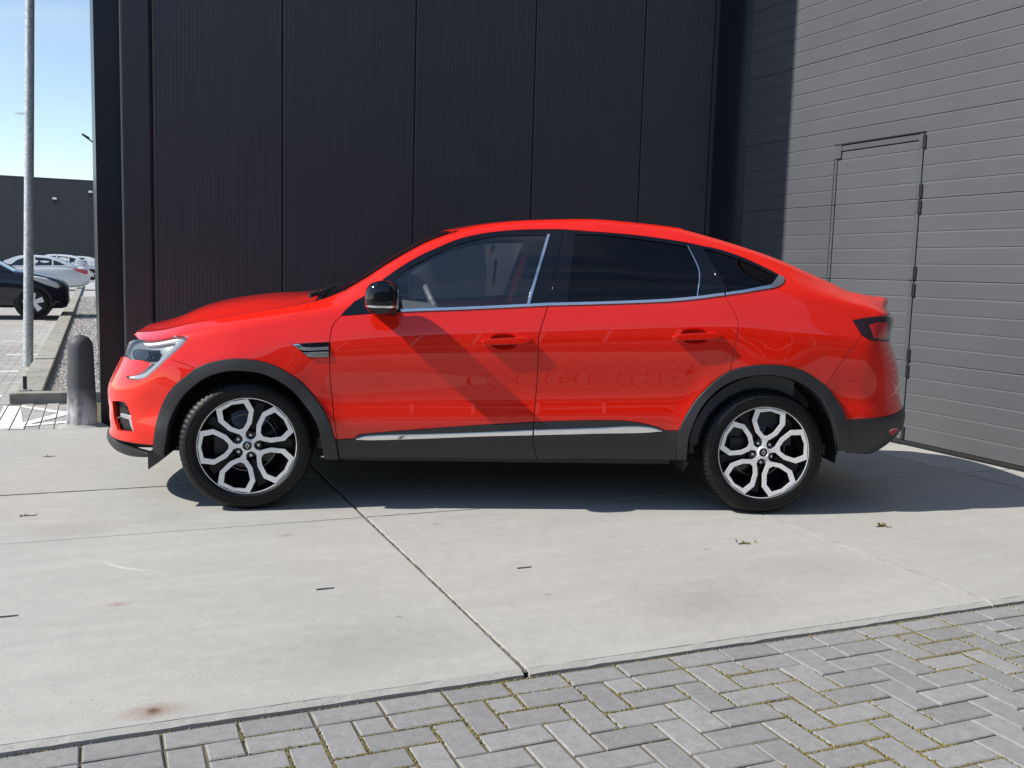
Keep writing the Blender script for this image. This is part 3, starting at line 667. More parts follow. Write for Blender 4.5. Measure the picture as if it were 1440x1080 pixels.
tuft(2.837, 3.728, 'small brown weed in the slab slot nearest the rear wheel', 26, .022, .02)
tuft(3.738, 3.78, 'upright dry weed in the slab slot right of the rear wheel', 30, .032, .018)
tuft(-0.323, 5.229, 'flat dry weed in the slab slot left of the front wheel', 22, .018, .024)
tuft(-0.287, 6.79, 'little weed in the slab slot nearest the dark bollard', 22, .018, .024)
tuft(4.368, 5.412, 'weed in the shaded slab slot behind the rear bumper', 18, .018, .009)

# ------------------------------------------------------------------ parking area, kerb and gravel on the left
park = tag(empty('parking_pavement'), 'pale paver parking area beyond the yard on the left', kind='structure')
PZ = -0.012
near = []; whites = []
BAYS = [9.98, 12.15, 14.3, 16.5, 18.7, 20.9]
for i in range(-40, 8):                                       # strip along the yard: pavers lengthways away from the viewer
    for j in range(0, 8):
        u = -0.75 + 0.1 * i; v = 7.915 + 0.2 * j + (0.1 if i % 2 else 0)
        if u > 0.0 or v + .1 > 9.44: continue
        x, y = pixel(yard(u, v)); near.append((u, v, .1, .2, PZ, (0 if -30 < x < 200 else 1, v)))
for j in range(0, 62):
    for i in range(-30, 1):
        v = 9.50 + 0.1 * j; u = -0.79 - 0.2 * (-i) + (0.1 if j % 2 else 0)
        if u > -0.775:
            if j % 2: near.append((-0.74, v, .1, .1, PZ, (0, v)))
            continue
        x, y = pixel(yard(u, v))
        bay = min(abs(v - b) for b in BAYS) < .05 and (int(round((u + 60) / .2)) % 3 != 0)
        (whites if bay and -30 < x < 200 else near).append((u, v, .2, .1, PZ, (0 if -30 < x < 200 else 1, v)))
lay(near, park, 'paver', None, M['park_paver'], 0.03, 270, 'outlying_pavers', 0.0008, 0.004)
lay(whites, park, 'white_paver', None, M['white_paver'], 0.03, 60, 'outlying_white_pavers', 0.001, 0.006)
sheet('joint_sand', -9, 0.03, 7.895, 15.8, PZ - 0.006, M['bed'], parent=park)
sheet('distant_pavers', -60, -0.69, 15.7, 89, PZ - 0.001, M['far_park'], parent=park)
sheet('outlying_ground', -60, -9.0, -1, 15.69, PZ - 0.003, M['far_park'], parent=park)
sheet('outlying_strip', -8.99, -6.75, 9.45, 15.69, PZ - 0.003, M['far_park'], parent=park); sheet('outlying_edge', -8.99, -4.80, 7.9, 9.449, PZ - 0.003, M['far_park'], parent=park)
mb = MB()
for b in BAYS[3:] + [23.1, 25.3, 27.5, 29.7]:
    for k in range(40):
        if k % 3: mb.box(-0.9 - .2 * k, -0.9 - .2 * k + .19, b - .05, b + .05, PZ - .001, PZ + .003)
mb.build('bay_marking', M['white_paver'], park, rz=PHI)
# painted triangle on the strip by the bollard, cut where the joints are
def clip(poly, x0, x1, y0, y1):
    for ax, lim, sg in ((0, x0, 1), (0, x1, -1), (1, y0, 1), (1, y1, -1)):
        out = []
        for k in range(len(poly)):
            a, b = poly[k], poly[(k + 1) % len(poly)]; da, db = (a[ax] - lim) * sg, (b[ax] - lim) * sg
            if da >= 0: out.append(a)
            if da * db < 0: t = da / (da - db); out.append((a[0] + (b[0] - a[0]) * t, a[1] + (b[1] - a[1]) * t))
        poly = out
        if len(poly) < 3: return []
    return poly
PAINT = [[(-0.735, 9.30), (-0.60, 9.27), (-0.505, 8.02), (-0.70, 8.04)],
         [(-0.60, 9.32), (-0.24, 8.85), (-0.21, 8.70), (-0.26, 8.72), (-0.60, 9.20)],
         [(-0.24, 8.86), (-0.20, 8.70), (-0.55, 8.10), (-0.60, 8.20)],
         [(-0.64, 8.13), (-0.64, 8.04), (-0.16, 8.26), (-0.16, 8.36)], [(-1.0, 8.05), (-0.70, 8.05), (-0.72, 8.6), (-0.8, 8.6)]]
mb = MB()
for (u, v, lu, lv, z, pr) in near:
    if lv < .15 or v > 9.5: continue
    for n_, q in enumerate(PAINT):
        c = clip(q, u - lu / 2 + .005, u + lu / 2 - .005, v - lv / 2 + .005, v + lv / 2 - .005)
        if len(c) > 2: mb.add([yard(a, b, PZ + .0035 + .0007 * n_) for a, b in c], [tuple(range(len(c)))])
mb.build('road_marking', M['white_paint'], park)
kerb = tag(empty('kerb', yard(-0.56, 9.5), PHI), 'mossy concrete kerb between the parking area and the gravel strip', 'kerb')
def kerb_stone(x0, x1, y0, y1, top):
    mb = MB(); mb.box(x0 + .002, x1 - .002, y0 + .002, y1 - .002, -.08, top)
    mb.build('kerb_stone', M['kerb'], kerb, bevel=.012)
for k in range(40): kerb_stone(-0.11, 0.115, 0.10 + k, 1.10 + k, 0.078 + rng.gauss(0, .002))
for k, (a, b) in enumerate(((-.145, .345), (.345, .60))): kerb_stone(a, b, -.05, 0.095, 0.079)
gs = tag(empty('gravel_strip'), 'strip of grey gravel between the kerb and the dark hall', kind='structure')
sheet('gravel_bed', -0.445, 0.03, 9.55, 60, 0.004, M['gravel_bed'], parent=gs)
mb = MB(); r4 = random.Random(5)
for k in range(9500):
    v = 9.62 + 26 * r4.random() ** 2.1; u = r4.uniform(-.44, .03); s = r4.uniform(.007, .017) * (1 if v < 16 else 1.5)
    p = yard(u, v, .004 + s * .3 + r4.random() * .012)
    RM = Matrix.Rotation(r4.random() * 6.28, 3, 'Z') @ Matrix.Rotation(r4.random() * 3, 3, 'X')
    V = [RM @ Vector((x * s * r4.uniform(.7, 1.2), y * s * r4.uniform(.6, 1.1), z * s * r4.uniform(.4, .9))) + p for x, y, z in ((1, 0, 0), (0, 1, 0), (-1, 0, 0), (0, -1, 0), (0, 0, 1), (0, 0, -1))]
    mb.add(V, [(0, 1, 4), (1, 2, 4), (2, 3, 4), (3, 0, 4), (1, 0, 5), (2, 1, 5), (3, 2, 5), (0, 3, 5)])
tag(mb.build('gravel', M['gravel']), 'loose grey gravel beside the kerb on the left', 'gravel', kind='stuff')

# ------------------------------------------------------------------ the hall: ribbed front, sectional door wing
UC, VC = 5.8295, 8.0215
hall = tag(empty('warehouse', yard(UC, VC), PHI), 'dark ribbed warehouse with a grey sectional door behind the red car', 'warehouse')
HT = 9.6
def ribbed(x0, x1, name='wall_panel'):
    """a sandwich panel with fine upright ribs; joints left open at both sides"""
    x0 += .005; x1 -= .005; n = max(2, int(round((x1 - x0) / .0305))); p = (x1 - x0) / n; prof = [(x0, .03), (x0, .004)]
    for k in range(n): a = x0 + k * p; prof += [(a + p * .18, 0.0009), (a + p * .30, 0.0), (a + p * .70, 0.0), (a + p * .82, .0009)]
    prof += [(x1, .004), (x1, .03)]
    V = []; F = []
    for x, y in prof: V += [(x, y, .12), (x, y, HT)]
    for k in range(len(prof) - 1): F.append((2 * k, 2 * k + 2, 2 * k + 3, 2 * k + 1))
    return link(name, mesh(name, V, F), M['cladding'], hall)
for a, b in ((-5.400, -4.4275), (-4.4275, -3.3355), (-3.3355, -2.2445), (-2.2445, -1.1505), (-1.1505, -0.40)): ribbed(a, b)
mb = MB(); mb.box(-5.62, -5.415, -.006, .235, .12, HT); mb.build('corner_trim', M['trim'], hall, bevel=.014)
mb = MB(); mb.box(-5.412, -5.402, .012, .05, .12, HT); mb.build('joint_cover', M['seal'], hall)
mb = MB(); mb.box(-.398, -.362, -.012, .05, .12, HT); mb.build('end_trim', M['trim'], hall, bevel=.003)
mb = MB(); mb.box(-.358, .10, .07, .11, 0.0, HT); mb.build('corner_column', M['recess'], hall)
mb = MB(); mb.box(-5.80, -5.60, .24, .28, -.05, HT); mb.build('recessed_panel', M['recess'], hall)
mb = MB(); mb.box(-5.60, -.36, .03, .09, -.05, .118); mb.build('plinth', M['seal'], hall)
mb = MB(); mb.box(-5.80, -5.76, .281, 26, -.05, HT); mb.build('side_wall', M['recess'], hall)
mb = MB(); mb.box(-5.62, 14, .24, 26, HT + .002, HT + .25); mb.box(-.05, 14, -14, .24, HT + .002, HT + .25); mb.build('roof', M['roofing'], hall)
mb = MB(); mb.box(-.34, .3, .112, .16, -.05, HT); mb.box(-5.6, -.34, .10, .16, .0, HT); mb.build('wall_core', M['seal'], hall)
# sectional door in the wing (its face looks to the left, plane x = 0)
RIB = 0.12458; Z0 = 0.0299; SECT = 5 * RIB
door = empty('sectional_door'); door.parent = hall
def section_profile(z0, z1):
    """profile (depth, z) of one section between z0 and z1: pressed grooves, rounded joint edges"""
    pts = [(.020, z0 + .0008), (.0035, z0 + .0012), (.0, z0 + .004)]
    k0 = math.ceil((z0 + .02 - Z0) / RIB)
    for k in range(k0, k0 + 8):
        z = Z0 + k * RIB
        if z > z1 - .02: break
        pts += [(.0, z - .010), (.0012, z - .0065), (.0042, z + .001), (.0042, z + .0022), (.0, z + .0048)]
    return pts + [(.0, z1 - .010), (.0042, z1 - .0015), (.020, z1 - .0008)]
def door_piece(name, y0, y1, z0, z1, parent, x=0.0):
    pr = section_profile(z0, z1); V = []; F = []
    for d, z in pr: V += [(x + d, y0, z), (x + d, y1, z)]
    for k in range(len(pr) - 1): F.append((2 * k, 2 * k + 1, 2 * k + 3, 2 * k + 2))
    n = len(V); V += [(x + .02, y0, z0 + .001), (x + .02, y0, z1 - .001), (x + .02, y1, z0 + .001), (x + .02, y1, z1 - .001)]
    F += [tuple(range(0, n, 2)), tuple(range(n - 1, 0, -2))]
    return link(name, mesh(name, V, F), M['door'], parent)
WY0, WY1, WT = -2.272, -1.290, 2.397                           # the wicket door's opening
DOOR_A, DOOR_B = -0.035, -4.95
wick = empty('wicket_door'); wick.parent = hall
for s_ in range(9):
    a, b = Z0 + s_ * SECT, Z0 + (s_ + 1) * SECT
    if a >= WT: door_piece('door_section', DOOR_B, DOOR_A, a, b, door); continue
    door_piece('door_section', DOOR_B, WY0 - .004, a, b, door); door_piece('door_section', WY1 + .004, DOOR_A, a, b, door)
    if b <= WT: door_piece('door_section', WY0 + .052, WY1 - .040, a, b, wick, .004)
    else:
        door_piece('door_section', WY0 + .052, WY1 - .040, a, WT - .055, wick, .004)
        door_piece('door_section', WY0 - .004, WY1 + .004, WT + .004, b, door)
def bar(name, x0, x1, y0, y1, z0, z1, mat, parent, bev=.002):
    mb = MB(); mb.box(x0, x1, y0, y1, z0, z1); return mb.build(name, mat, parent, bevel=bev)
for s_ in range(4):
    a, b = Z0 + s_ * SECT, min(Z0 + (s_ + 1) * SECT, WT - .002)
    bar('frame', -.004, .02, WY0 + .006, WY0 + .048, a + .003, b - .003, M['door_frame'], wick)
    bar('frame', -.004, .02, WY1 - .036, WY1 - .008, a + .003, b - .003, M['door_frame'], wick)
bar('frame', -.004, .02, WY0 + .05, WY1 - .038, WT - .050, WT - .008, M['door_frame'], wick)
bar('frame', -.010, -.0045, WY1 - .085, WY1 - .004, WT - .11, WT - .002, M['door_frame'], wick, .001)
bar('drip_strip', -.008, .004, WY0 - .01, WY1 + .01, WT + .002, WT + .012, M['seal'], wick, .001)
bar('gap_seal', .0075, .025, WY0 - .003, WY0 + .005, Z0, WT, M['seal'], wick, 0); bar('gap_seal', .0075, .025, WY1 - .007, WY1 + .003, Z0, WT, M['seal'], wick, 0)
for z in (2.33, 1.962, 1.839, 1.335, 1.204, .698, .575, .085):
    h = bar('hinge', -.014, -.0045, WY0 - .022, WY0 + .008, z - .05, z + .05, M['black_metal'], wick, .004)
    bar('hinge_plate', -.0068, -.0045, WY0 + .009, WY0 + .05, z - .045, z + .045, M['door_frame'], wick, .001)
    mb = MB(); mb.tube((-.0085, WY0 + .022, z), (-.0066, WY0 + .022, z), .006, n=10); mb.build('bolt', M['steel'], wick)
bar('bottom_seal', -.004, .02, DOOR_B, DOOR_A, .002, Z0 - .002, M['seal'], door, .002)
bar('door_backing', .026, .07, DOOR_B, DOOR_A, .0, 5.65, M['seal'], hall, 0)
bar('door_jamb', -.03, .07, DOOR_B - .16, DOOR_B - .004, -.02, 5.66, M['trim'], hall, .004)
bar('lintel', -.03, .07, DOOR_B - .16, DOOR_A, 5.662, 5.82, M['trim'], hall, .004)
bar('wing_wall', .0, .08, -14, DOOR_B - .162, -.05, HT, M['cladding'], hall, 0)
bar('upper_wall', .0, .08, DOOR_B - .158, DOOR_A, 5.822, HT, M['cladding'], hall, 0)
fl = tag(empty('floodlight', yard(0.03, 21.6, 3.60), PHI), 'small dark floodlight on an arm at the left edge of the dark hall', 'floodlight')
mb = MB(); mb.tube((0, 0, -.02), (-.20, 0, .12), .014, n=8); mb.build('arm', M['black_metal'], fl)
mb = MB(); mb.box(-.20, -.06, -.10, .10, .07, .10, lambda x, y, z: (x, y, z - .55 * (x + .13))); mb.build('lamp_housing', M['black_metal'], fl, bevel=.008)

# ------------------------------------------------------------------ the hall across the parking area
far = tag(empty('distant_hall', yard(0, 91.0), PHI), 'long dark flat roofed hall across the parking area', 'hall')
HF = 7.75
for k in range(46):
    mb = MB(); mb.box(-30 + k * 1.1 + .004, -30 + (k + 1) * 1.1 - .004, 0, .1, 0, HF)
    mb.build('wall_panel', M['cladding'], far)
mb = MB(); mb.box(-30, 20.6, .11, 20, -.05, HF - .02); mb.build('wall_core', M['seal'], far)
mb = MB(); mb.box(-30.1, 20.7, -.06, 20.1, HF + .002, HF + .12); mb.build('roof_edge', M['trim'], far)
for (u, z, lab) in ((-2.9, 6.05, 'pale wall lamp high on the distant hall, left of the other'), (-.15, 6.75, 'pale wall lamp on the distant hall beside the dark hall edge')):
    t = tag(empty('wall_lamp', yard(u, 91.0, z), PHI), lab, 'wall lamp', 'wall lamps on the distant hall')
    mb = MB(); mb.box(-.16, .16, -.5, -.15, .05, .22); mb.build('lamp_housing', M['alloy'], t, bevel=.03)
    mb = MB(); mb.box(-.08, .08, -.15, -.001, -.25, .2); mb.build('bracket', M['black_metal'], t, bevel=.01)

# ------------------------------------------------------------------ lamp post, bollard, kerb bracket
lp = tag(empty('lamp_post', yard(-0.735, 12.72, PZ), PHI), 'galvanised lamp post leaning slightly beside the kerb', 'lamp post')
lean = Vector((.030, .0, 1)); rad = 0.055
mb = MB(); mb.tube((0, 0, -.05), lean * 4.9, rad, rad * .86, 32); mb.build('pole', M['galv'], lp, True, angle=40)
mb = MB(); mb.tube(lean * 4.9, lean * 7.5, rad * .8, rad * .6, 24); mb.tube(lean * 7.5, lean * 7.5 + Vector((-.9, 0, .12)), .03, n=12); mb.build('mast', M['galv'], lp, True, angle=40)
mb = MB(); mb.box(-1.5, -.88, -.13, .13, 7.55, 7.68); mb.build('lamp_head', M['galv'], lp, bevel=.03)
mb = MB(); mb.lathe([(rad + .001, 2.9), (rad + .004, 2.9), (rad + .004, 2.905), (rad + .001, 2.905)], 24); mb.build('sleeve_seam', M['galv'], lp)
bo = tag(empty('bollard', yard(-0.105, 8.045, PZ), PHI), 'dark round topped bollard with a scuffed foot in front of the hall', 'bollard')
prof = [(.004, .703)] + [(.088 * math.sin(t), .615 + .088 * math.cos(t)) for t in np.linspace(.15, 1.5, 12)] + [(.0905, .58), (.094, .45), (.1005, .25), (.105, .12), (.108, .04), (.108, .0)]
mb = MB(); mb.lathe(prof[::-1], 64); mb.build('post', M['bollard'], bo, True, angle=50)
mb = MB(); mb.lathe([(.0, .026), (.115, .026), (.15, .016), (.185, -.004), (.19, -.03)][::-1], 48); mb.build('concrete_footing', M['old_concrete'], bo, True, angle=40)
br = tag(empty('kerb_bracket', yard(-0.585, 9.62, .080), PHI), 'small black metal post stub on the corner of the kerb', 'bracket')
mb = MB(); mb.box(-.05, .05, -.04, .04, 0, .012); mb.build('base_plate', M['galv'], br, bevel=.003)
mb = MB(); mb.box(-.016, .016, -.016, .016, .012, .13); mb.build('stub', M['black_metal'], br, bevel=.004)

# the glazed showroom on the other side of the yard, which the car's flank mirrors
op = tag(empty('opposite_hall', yard(0, -19, 0), PHI), 'glazed showroom across the yard, seen only mirrored in the car doors', 'hall')
mb = MB(); mb.box(-34, 34, -12, -.3, -.05, 7.0); mb.build('wall_core', M['seal'], op)
mb = MB(); mb.box(-34, 34, -.12, .06, -.05, .45); mb.build('plinth', M['old_concrete'], op)
mb = MB(); mb.box(-34.2, 34.2, -.5, .25, 6.3, 7.1); mb.build('roof_edge', M['cladding'], op)
pane = MB().box(-.98, .98, -.06, -.03, .5, 6.25); pme = mesh('pane', pane.V, pane.F); pme.materials.append(M['car_glass'])
post = MB().box(-.05, .05, -.03, .08, .46, 6.29); qme = mesh('mullion', post.V, post.F); qme.materials.append(M['alloy'])
for k in range(-16, 17):
    link('pane', pme, None, op, (2 * k, 0, 0)); link('mullion', qme, None, op, (2 * k + 1, 0, 0))
for z in (1.9, 3.35, 4.8):
    mb = MB(); mb.box(-33, 33, -.029, .05, z - .04, z + .04); mb.build('transom', M['alloy'], op)
# ------------------------------------------------------------------ parked cars far on the left
def simple_car(name, label, loc, rz, paint, L, W, HB, stations, roof, wheels, side_windows, ws, bl, mirror_x=None, rim_spokes=5):
    """x runs from the nose (0) to the tail (L). stations: (x, sill z, shoulder z, half width); roof: (x, z) along the top;
    ws and bl: the x ranges of windscreen and rear window; side_windows: outlines in (x, z)"""
    root = tag(empty(name, loc, rz), label, 'car', 'cars parked behind the kerb')
    st = np.array(stations); xs = np.unique(np.concatenate([np.linspace(0, .25, 8) ** 1.0, np.linspace(.3, L - .3, 44), np.linspace(L - .25, L, 8)]))
    V = []; F = []; m = 15
    for x in xs:
        zl, zb, hw = (pchip(st[:, 0], st[:, k], [x])[0] for k in (1, 2, 3))
        half = [(hw * .86, zl), (hw * .97, zl + .05), (hw * .995, zl + (zb - zl) * .35), (hw, zl + (zb - zl) * .62), (hw * .985, zb - .09), (hw * .94, zb - .025), (hw * .80, zb + .012)]
        sec = [(-y, z) for y, z in half] + [(0, zb + .04)] + [(y, z) for y, z in half[::-1]]
        V += [(x, y, z) for y, z in sec]
    n = len(xs)
    for i in range(n - 1):
        for j in range(m - 1): F.append((i * m + j, i * m + j + 1, (i + 1) * m + j + 1, (i + 1) * m + j))
        F.append((i * m, (i + 1) * m, (i + 1) * m + m - 1, i * m + m - 1))
    F += [tuple(range(m)), tuple(range((n - 1) * m + m - 1, (n - 1) * m - 1, -1))]
    mb = MB().add(V, F); mb.build('body', paint, root, True, angle=50)
    rf = np.array(roof)
    def side_y(x, z):
        zb, hw = pchip(st[:, 0], st[:, 2], [x])[0], pchip(st[:, 0], st[:, 3], [x])[0]; zt = pchip(rf[:, 0], rf[:, 1], [x])[0]
        t = (z - zb) / max(.45, zt - zb)
        return hw * (.945 - .20 * max(0, t) - .05 * max(0, t) ** 2)
    def top(name, x0, x1, mat, lift=0.0):
        X = np.linspace(x0, x1, 14); V = []; F = []; k = 9
        for x in X:
            zt = pchip(rf[:, 0], rf[:, 1], [x])[0]; ye = side_y(x, zt) - .02
            for t in np.linspace(-1, 1, k): V.append((x, ye * t, zt + lift - .035 * abs(t) ** 3 + .012 * (1 - t * t)))
        for i in range(13):
            for j in range(k - 1): F.append((i * k + j, i * k + j + 1, (i + 1) * k + j + 1, (i + 1) * k + j))
        return MB().add(V, F).build(name, mat, root, True)
    top('windscreen', *ws, M['car_glass']); top('roof', ws[1], bl[0], paint); top('rear_window', *bl, M['car_glass'])
    X = np.linspace(ws[0], bl[1], 40)
    for sg in (-1, 1):                                        # pillars and roof rail, then the panes on them
        V = []; F = []
        for x in X:
            zb = pchip(st[:, 0], st[:, 2], [x])[0] - .03; zt = pchip(rf[:, 0], rf[:, 1], [x])[0] - .03; zt = max(zt, zb + .01)
            for t in np.linspace(0, 1, 6): z = zb + (zt - zb) * t; V.append((x, sg * side_y(x, z), z))
        for i in range(39):
            for j in range(5): F.append((i * 6 + j, i * 6 + j + 1, (i + 1) * 6 + j + 1, (i + 1) * 6 + j))
        MB().add(V, F).build('pillar_panel', paint, root, True)
        for out in side_windows:
            P = [(x, sg * (side_y(x, z) + .004), z) for x, z in out]; Q = [(x, sg * (side_y(x, z) - .01), z) for x, z in out]; q = len(out)
            MB().add(P + Q, [tuple(range(q))] + [(k, (k + 1) % q, q + (k + 1) % q, q + k) for k in range(q)]).build('side_window', M['car_glass'], root)
    r = .315
    for x in wheels:
        hw = pchip(st[:, 0], st[:, 3], [x])[0]
        for sg in (-1, 1):
            mb = MB(); mb.lathe([(.0, hw + .002), (r + .045, hw + .002), (r + .05, hw - .02)], 32, 'y')
            w = mb.build('wheel_arch', M['black_plastic'], root, loc=(x, 0, r + .005))
            if sg < 0: w.scale = (1, -1, 1)
            wh = empty('wheel', (x, sg * (hw - .09), r)); wh.parent = root
            if sg > 0: wh.rotation_euler = (0, 0, math.pi)
            MB().lathe([(.20, -.10), (.24, -.112), (.29, -.108), (r, -.08), (r, .08), (.2, .09)], 40, 'y').build('tyre', M['tyre'], wh, True)
            MB().lathe([(.0, -.06), (.19, -.065), (.205, -.10)], 32, 'y').build('rim_well', M['black_metal'], wh)
            mb = MB()
            for k in range(rim_spokes):
                a = k * 2 * math.pi / rim_spokes + .35; d = Vector((math.cos(a), 0, math.sin(a))); t = Vector((-d.z, 0, d.x))
                A = [d * .03 + t * .035, d * .195 + t * .055, d * .195 - t * .055, d * .03 - t * .035]
                mb.add([p + Vector((0, -.098, 0)) for p in A] + [p + Vector((0, -.07, 0)) for p in A], [(0, 1, 2, 3)] + [(k2, (k2 + 1) % 4, 4 + (k2 + 1) % 4, 4 + k2) for k2 in range(4)])
            mb.lathe([(.0, -.10), (.05, -.10), (.055, -.07)], 20, 'y'); mb.build('rim', M['alloy'], wh)
    def patch(name, out, mat, lift=.006, both=True):
        """a lamp or trim piece laid on the side of the body, outline in (x, z)"""
        for sg in ((-1, 1) if both else (-1,)):
            def yy(x, z):
                zl, zb, hw = (pchip(st[:, 0], st[:, k], [x])[0] for k in (1, 2, 3)); t = (z - zl) / (zb - zl)
                return hw * np.interp(t, [0, .1, .35, .62, .88, .97, 1], [.86, .97, .995, 1, .985, .94, .86])
            q = len(out); c = (sum(p[0] for p in out) / q, sum(p[1] for p in out) / q)
            P = [(x, sg * (yy(x, z) + .001), z) for x, z in out]; I = [(c[0] + (x - c[0]) * .8, c[1] + (z - c[1]) * .8) for x, z in out]
            P += [(x, sg * (yy(x, z) + lift), z) for x, z in I]
            MB().add(P, [(k, (k + 1) % q, q + (k + 1) % q, q + k) for k in range(q)] + [tuple(range(q, 2 * q))]).build(name, mat, root, True, angle=40)
    if mirror_x:
        for sg in (-1, 1):
            mb = MB(); mb.box(mirror_x - .07, mirror_x + .09, sg * (W / 2 - .03), sg * (W / 2 + .17), HB - .01, HB + .13)
            mb.build('side_mirror', M['black_plastic'], root, True, bevel=.03)
    return root, patch
dark, patch = simple_car('parked_car', 'blue black hatchback parked nose to the kerb behind the lamp post', yard(-0.50, 23.2, PZ) + Vector((0, 0, .04)), PHI + math.pi, M['navy'], 4.2, 1.76, .93,
    [(0, .30, .60, .45), (.04, .22, .66, .58), (.15, .19, .74, .70), (.4, .19, .83, .82), (.8, .20, .91, .875), (1.3, .2, .96, .88), (2.6, .2, .98, .88), (3.7, .22, .98, .86), (4.1, .3, .96, .74), (4.2, .4, .9, .62)],
    [(.95, .93), (1.25, 1.10), (1.6, 1.29), (1.95, 1.43), (2.4, 1.50), (3.0, 1.50), (3.6, 1.42), (4.0, 1.12), (4.15, .98)], (.66, 3.22),
    [[(1.42, .99), (1.75, 1.24), (2.05, 1.40), (2.35, 1.43), (2.42, 1.0)], [(2.50, 1.0), (2.45, 1.43), (3.1, 1.42), (3.4, 1.35), (3.5, 1.02)]], (1.0, 1.95), (3.6, 4.1), 1.45)
dark.rotation_euler = (0, 0, PHI + math.pi)
patch('headlight', [(.15, .64), (.22, .73), (.42, .82), (.62, .855), (.74, .86), (.62, .77), (.42, .68), (.22, .61)], M['lamp_strip'], .03)
patch('bumper_slot', [(.10, .33), (.10, .40), (.35, .42), (.40, .36)], M['black_plastic'])
silver, patch = simple_car('parked_car', 'silver sedan with red tail lamps beyond the dark hatchback', yard(-0.15, 43.6, PZ) + Vector((0, 0, -.06)), PHI, M['silver'], 4.6, 1.8, .95,
    [(0, .3, .60, .5), (.1, .2, .70, .7), (.5, .2, .85, .84), (1.2, .2, .95, .88), (2.4, .2, .99, .885), (3.6, .21, 1.02, .88), (4.2, .26, 1.02, .84), (4.45, .32, 1.00, .76), (4.57, .40, .95, .64), (4.6, .46, .90, .58)],
    [(1.1, .98), (1.6, 1.25), (2.0, 1.40), (2.5, 1.455), (3.0, 1.44), (3.4, 1.36), (3.8, 1.20), (4.15, 1.06), (4.3, 1.02)], (.85, 3.02),
    [[(1.75, 1.04), (2.0, 1.26), (2.3, 1.36), (2.55, 1.375), (2.55, 1.06)], [(2.63, 1.06), (2.63, 1.375), (3.05, 1.35), (3.22, 1.31), (3.22, 1.08)], [(3.28, 1.08), (3.28, 1.29), (3.5, 1.21), (3.72, 1.09)]], (1.15, 2.0), (3.35, 4.15), 1.75)
silver.location = yard(-0.15 - 4.6, 43.6, -.10)
patch('taillight', [(3.95, .955), (4.10, .975), (4.42, .955), (4.57, .90), (4.585, .76), (4.42, .74), (4.15, .85)], M['red_lens'], .045)
mb = MB(); mb.tube((3.28, -.25, 1.38), (3.62, -.25, 1.72), .008, n=6); mb.build('antenna', M['black_metal'], silver)
mb = MB(); mb.box(4.3, 4.5, -.6, .6, 1.035, 1.07); mb.build('boot_spoiler', M['silver'], silver, bevel=.012)
white, patch = simple_car('parked_car', 'white hatchback parked beyond the silver sedan', yard(-0.25 - 4.0, 59.5, -.05), PHI, M['white'], 4.0, 1.74, .98,
    [(0, .3, .65, .5), (.1, .2, .75, .7), (.5, .2, .90, .83), (1.2, .2, 1.0, .87), (2.4, .2, 1.03, .87), (3.4, .22, 1.04, .86), (3.8, .28, 1.02, .78), (3.95, .36, .98, .68), (4.0, .42, .94, .62)],
    [(.95, 1.0), (1.4, 1.28), (1.8, 1.46), (2.3, 1.52), (3.0, 1.50), (3.45, 1.40), (3.75, 1.20), (3.92, 1.04)], (.8, 3.35),
    [[(1.5, 1.08), (1.8, 1.34), (2.1, 1.43), (2.35, 1.43), (2.35, 1.09)], [(2.43, 1.09), (2.43, 1.43), (2.95, 1.40), (2.95, 1.1)], [(3.02, 1.1), (3.02, 1.39), (3.3, 1.33), (3.5, 1.14)]], (1.05, 1.85), (3.5, 3.95), 1.5)
patch('taillight', [(3.72, .90), (3.70, 1.16), (3.80, 1.14), (3.93, .98), (3.93, .86)], M['red_lens'], .02)
wb, patch = simple_car('parked_car', 'white car with a red tail lamp half hidden by the dark hall edge', yard(.6 - 4.2, 70.5, -.05), PHI, M['white'], 4.2, 1.76, .98,
    [(0, .3, .65, .5), (.1, .2, .75, .7), (.5, .2, .90, .83), (1.2, .2, 1.0, .87), (2.4, .2, 1.03, .87), (3.4, .22, 1.04, .86), (4.0, .28, 1.02, .78), (4.15, .36, .98, .68), (4.2, .42, .94, .62)],
    [(.95, 1.0), (1.4, 1.28), (1.8, 1.44), (2.3, 1.49), (3.2, 1.47), (3.65, 1.36), (3.95, 1.18), (4.12, 1.04)], (.8, 3.45),
    [[(1.5, 1.08), (1.8, 1.32), (2.1, 1.4), (2.4, 1.4), (2.4, 1.09)], [(2.48, 1.09), (2.48, 1.4), (3.05, 1.38), (3.2, 1.1)]], (1.05, 1.85), (3.7, 4.15), 1.5)
patch('taillight', [(3.80, .84), (3.80, 1.10), (4.0, 1.08), (4.13, .98), (4.13, .82)], M['red_lens'], .02)
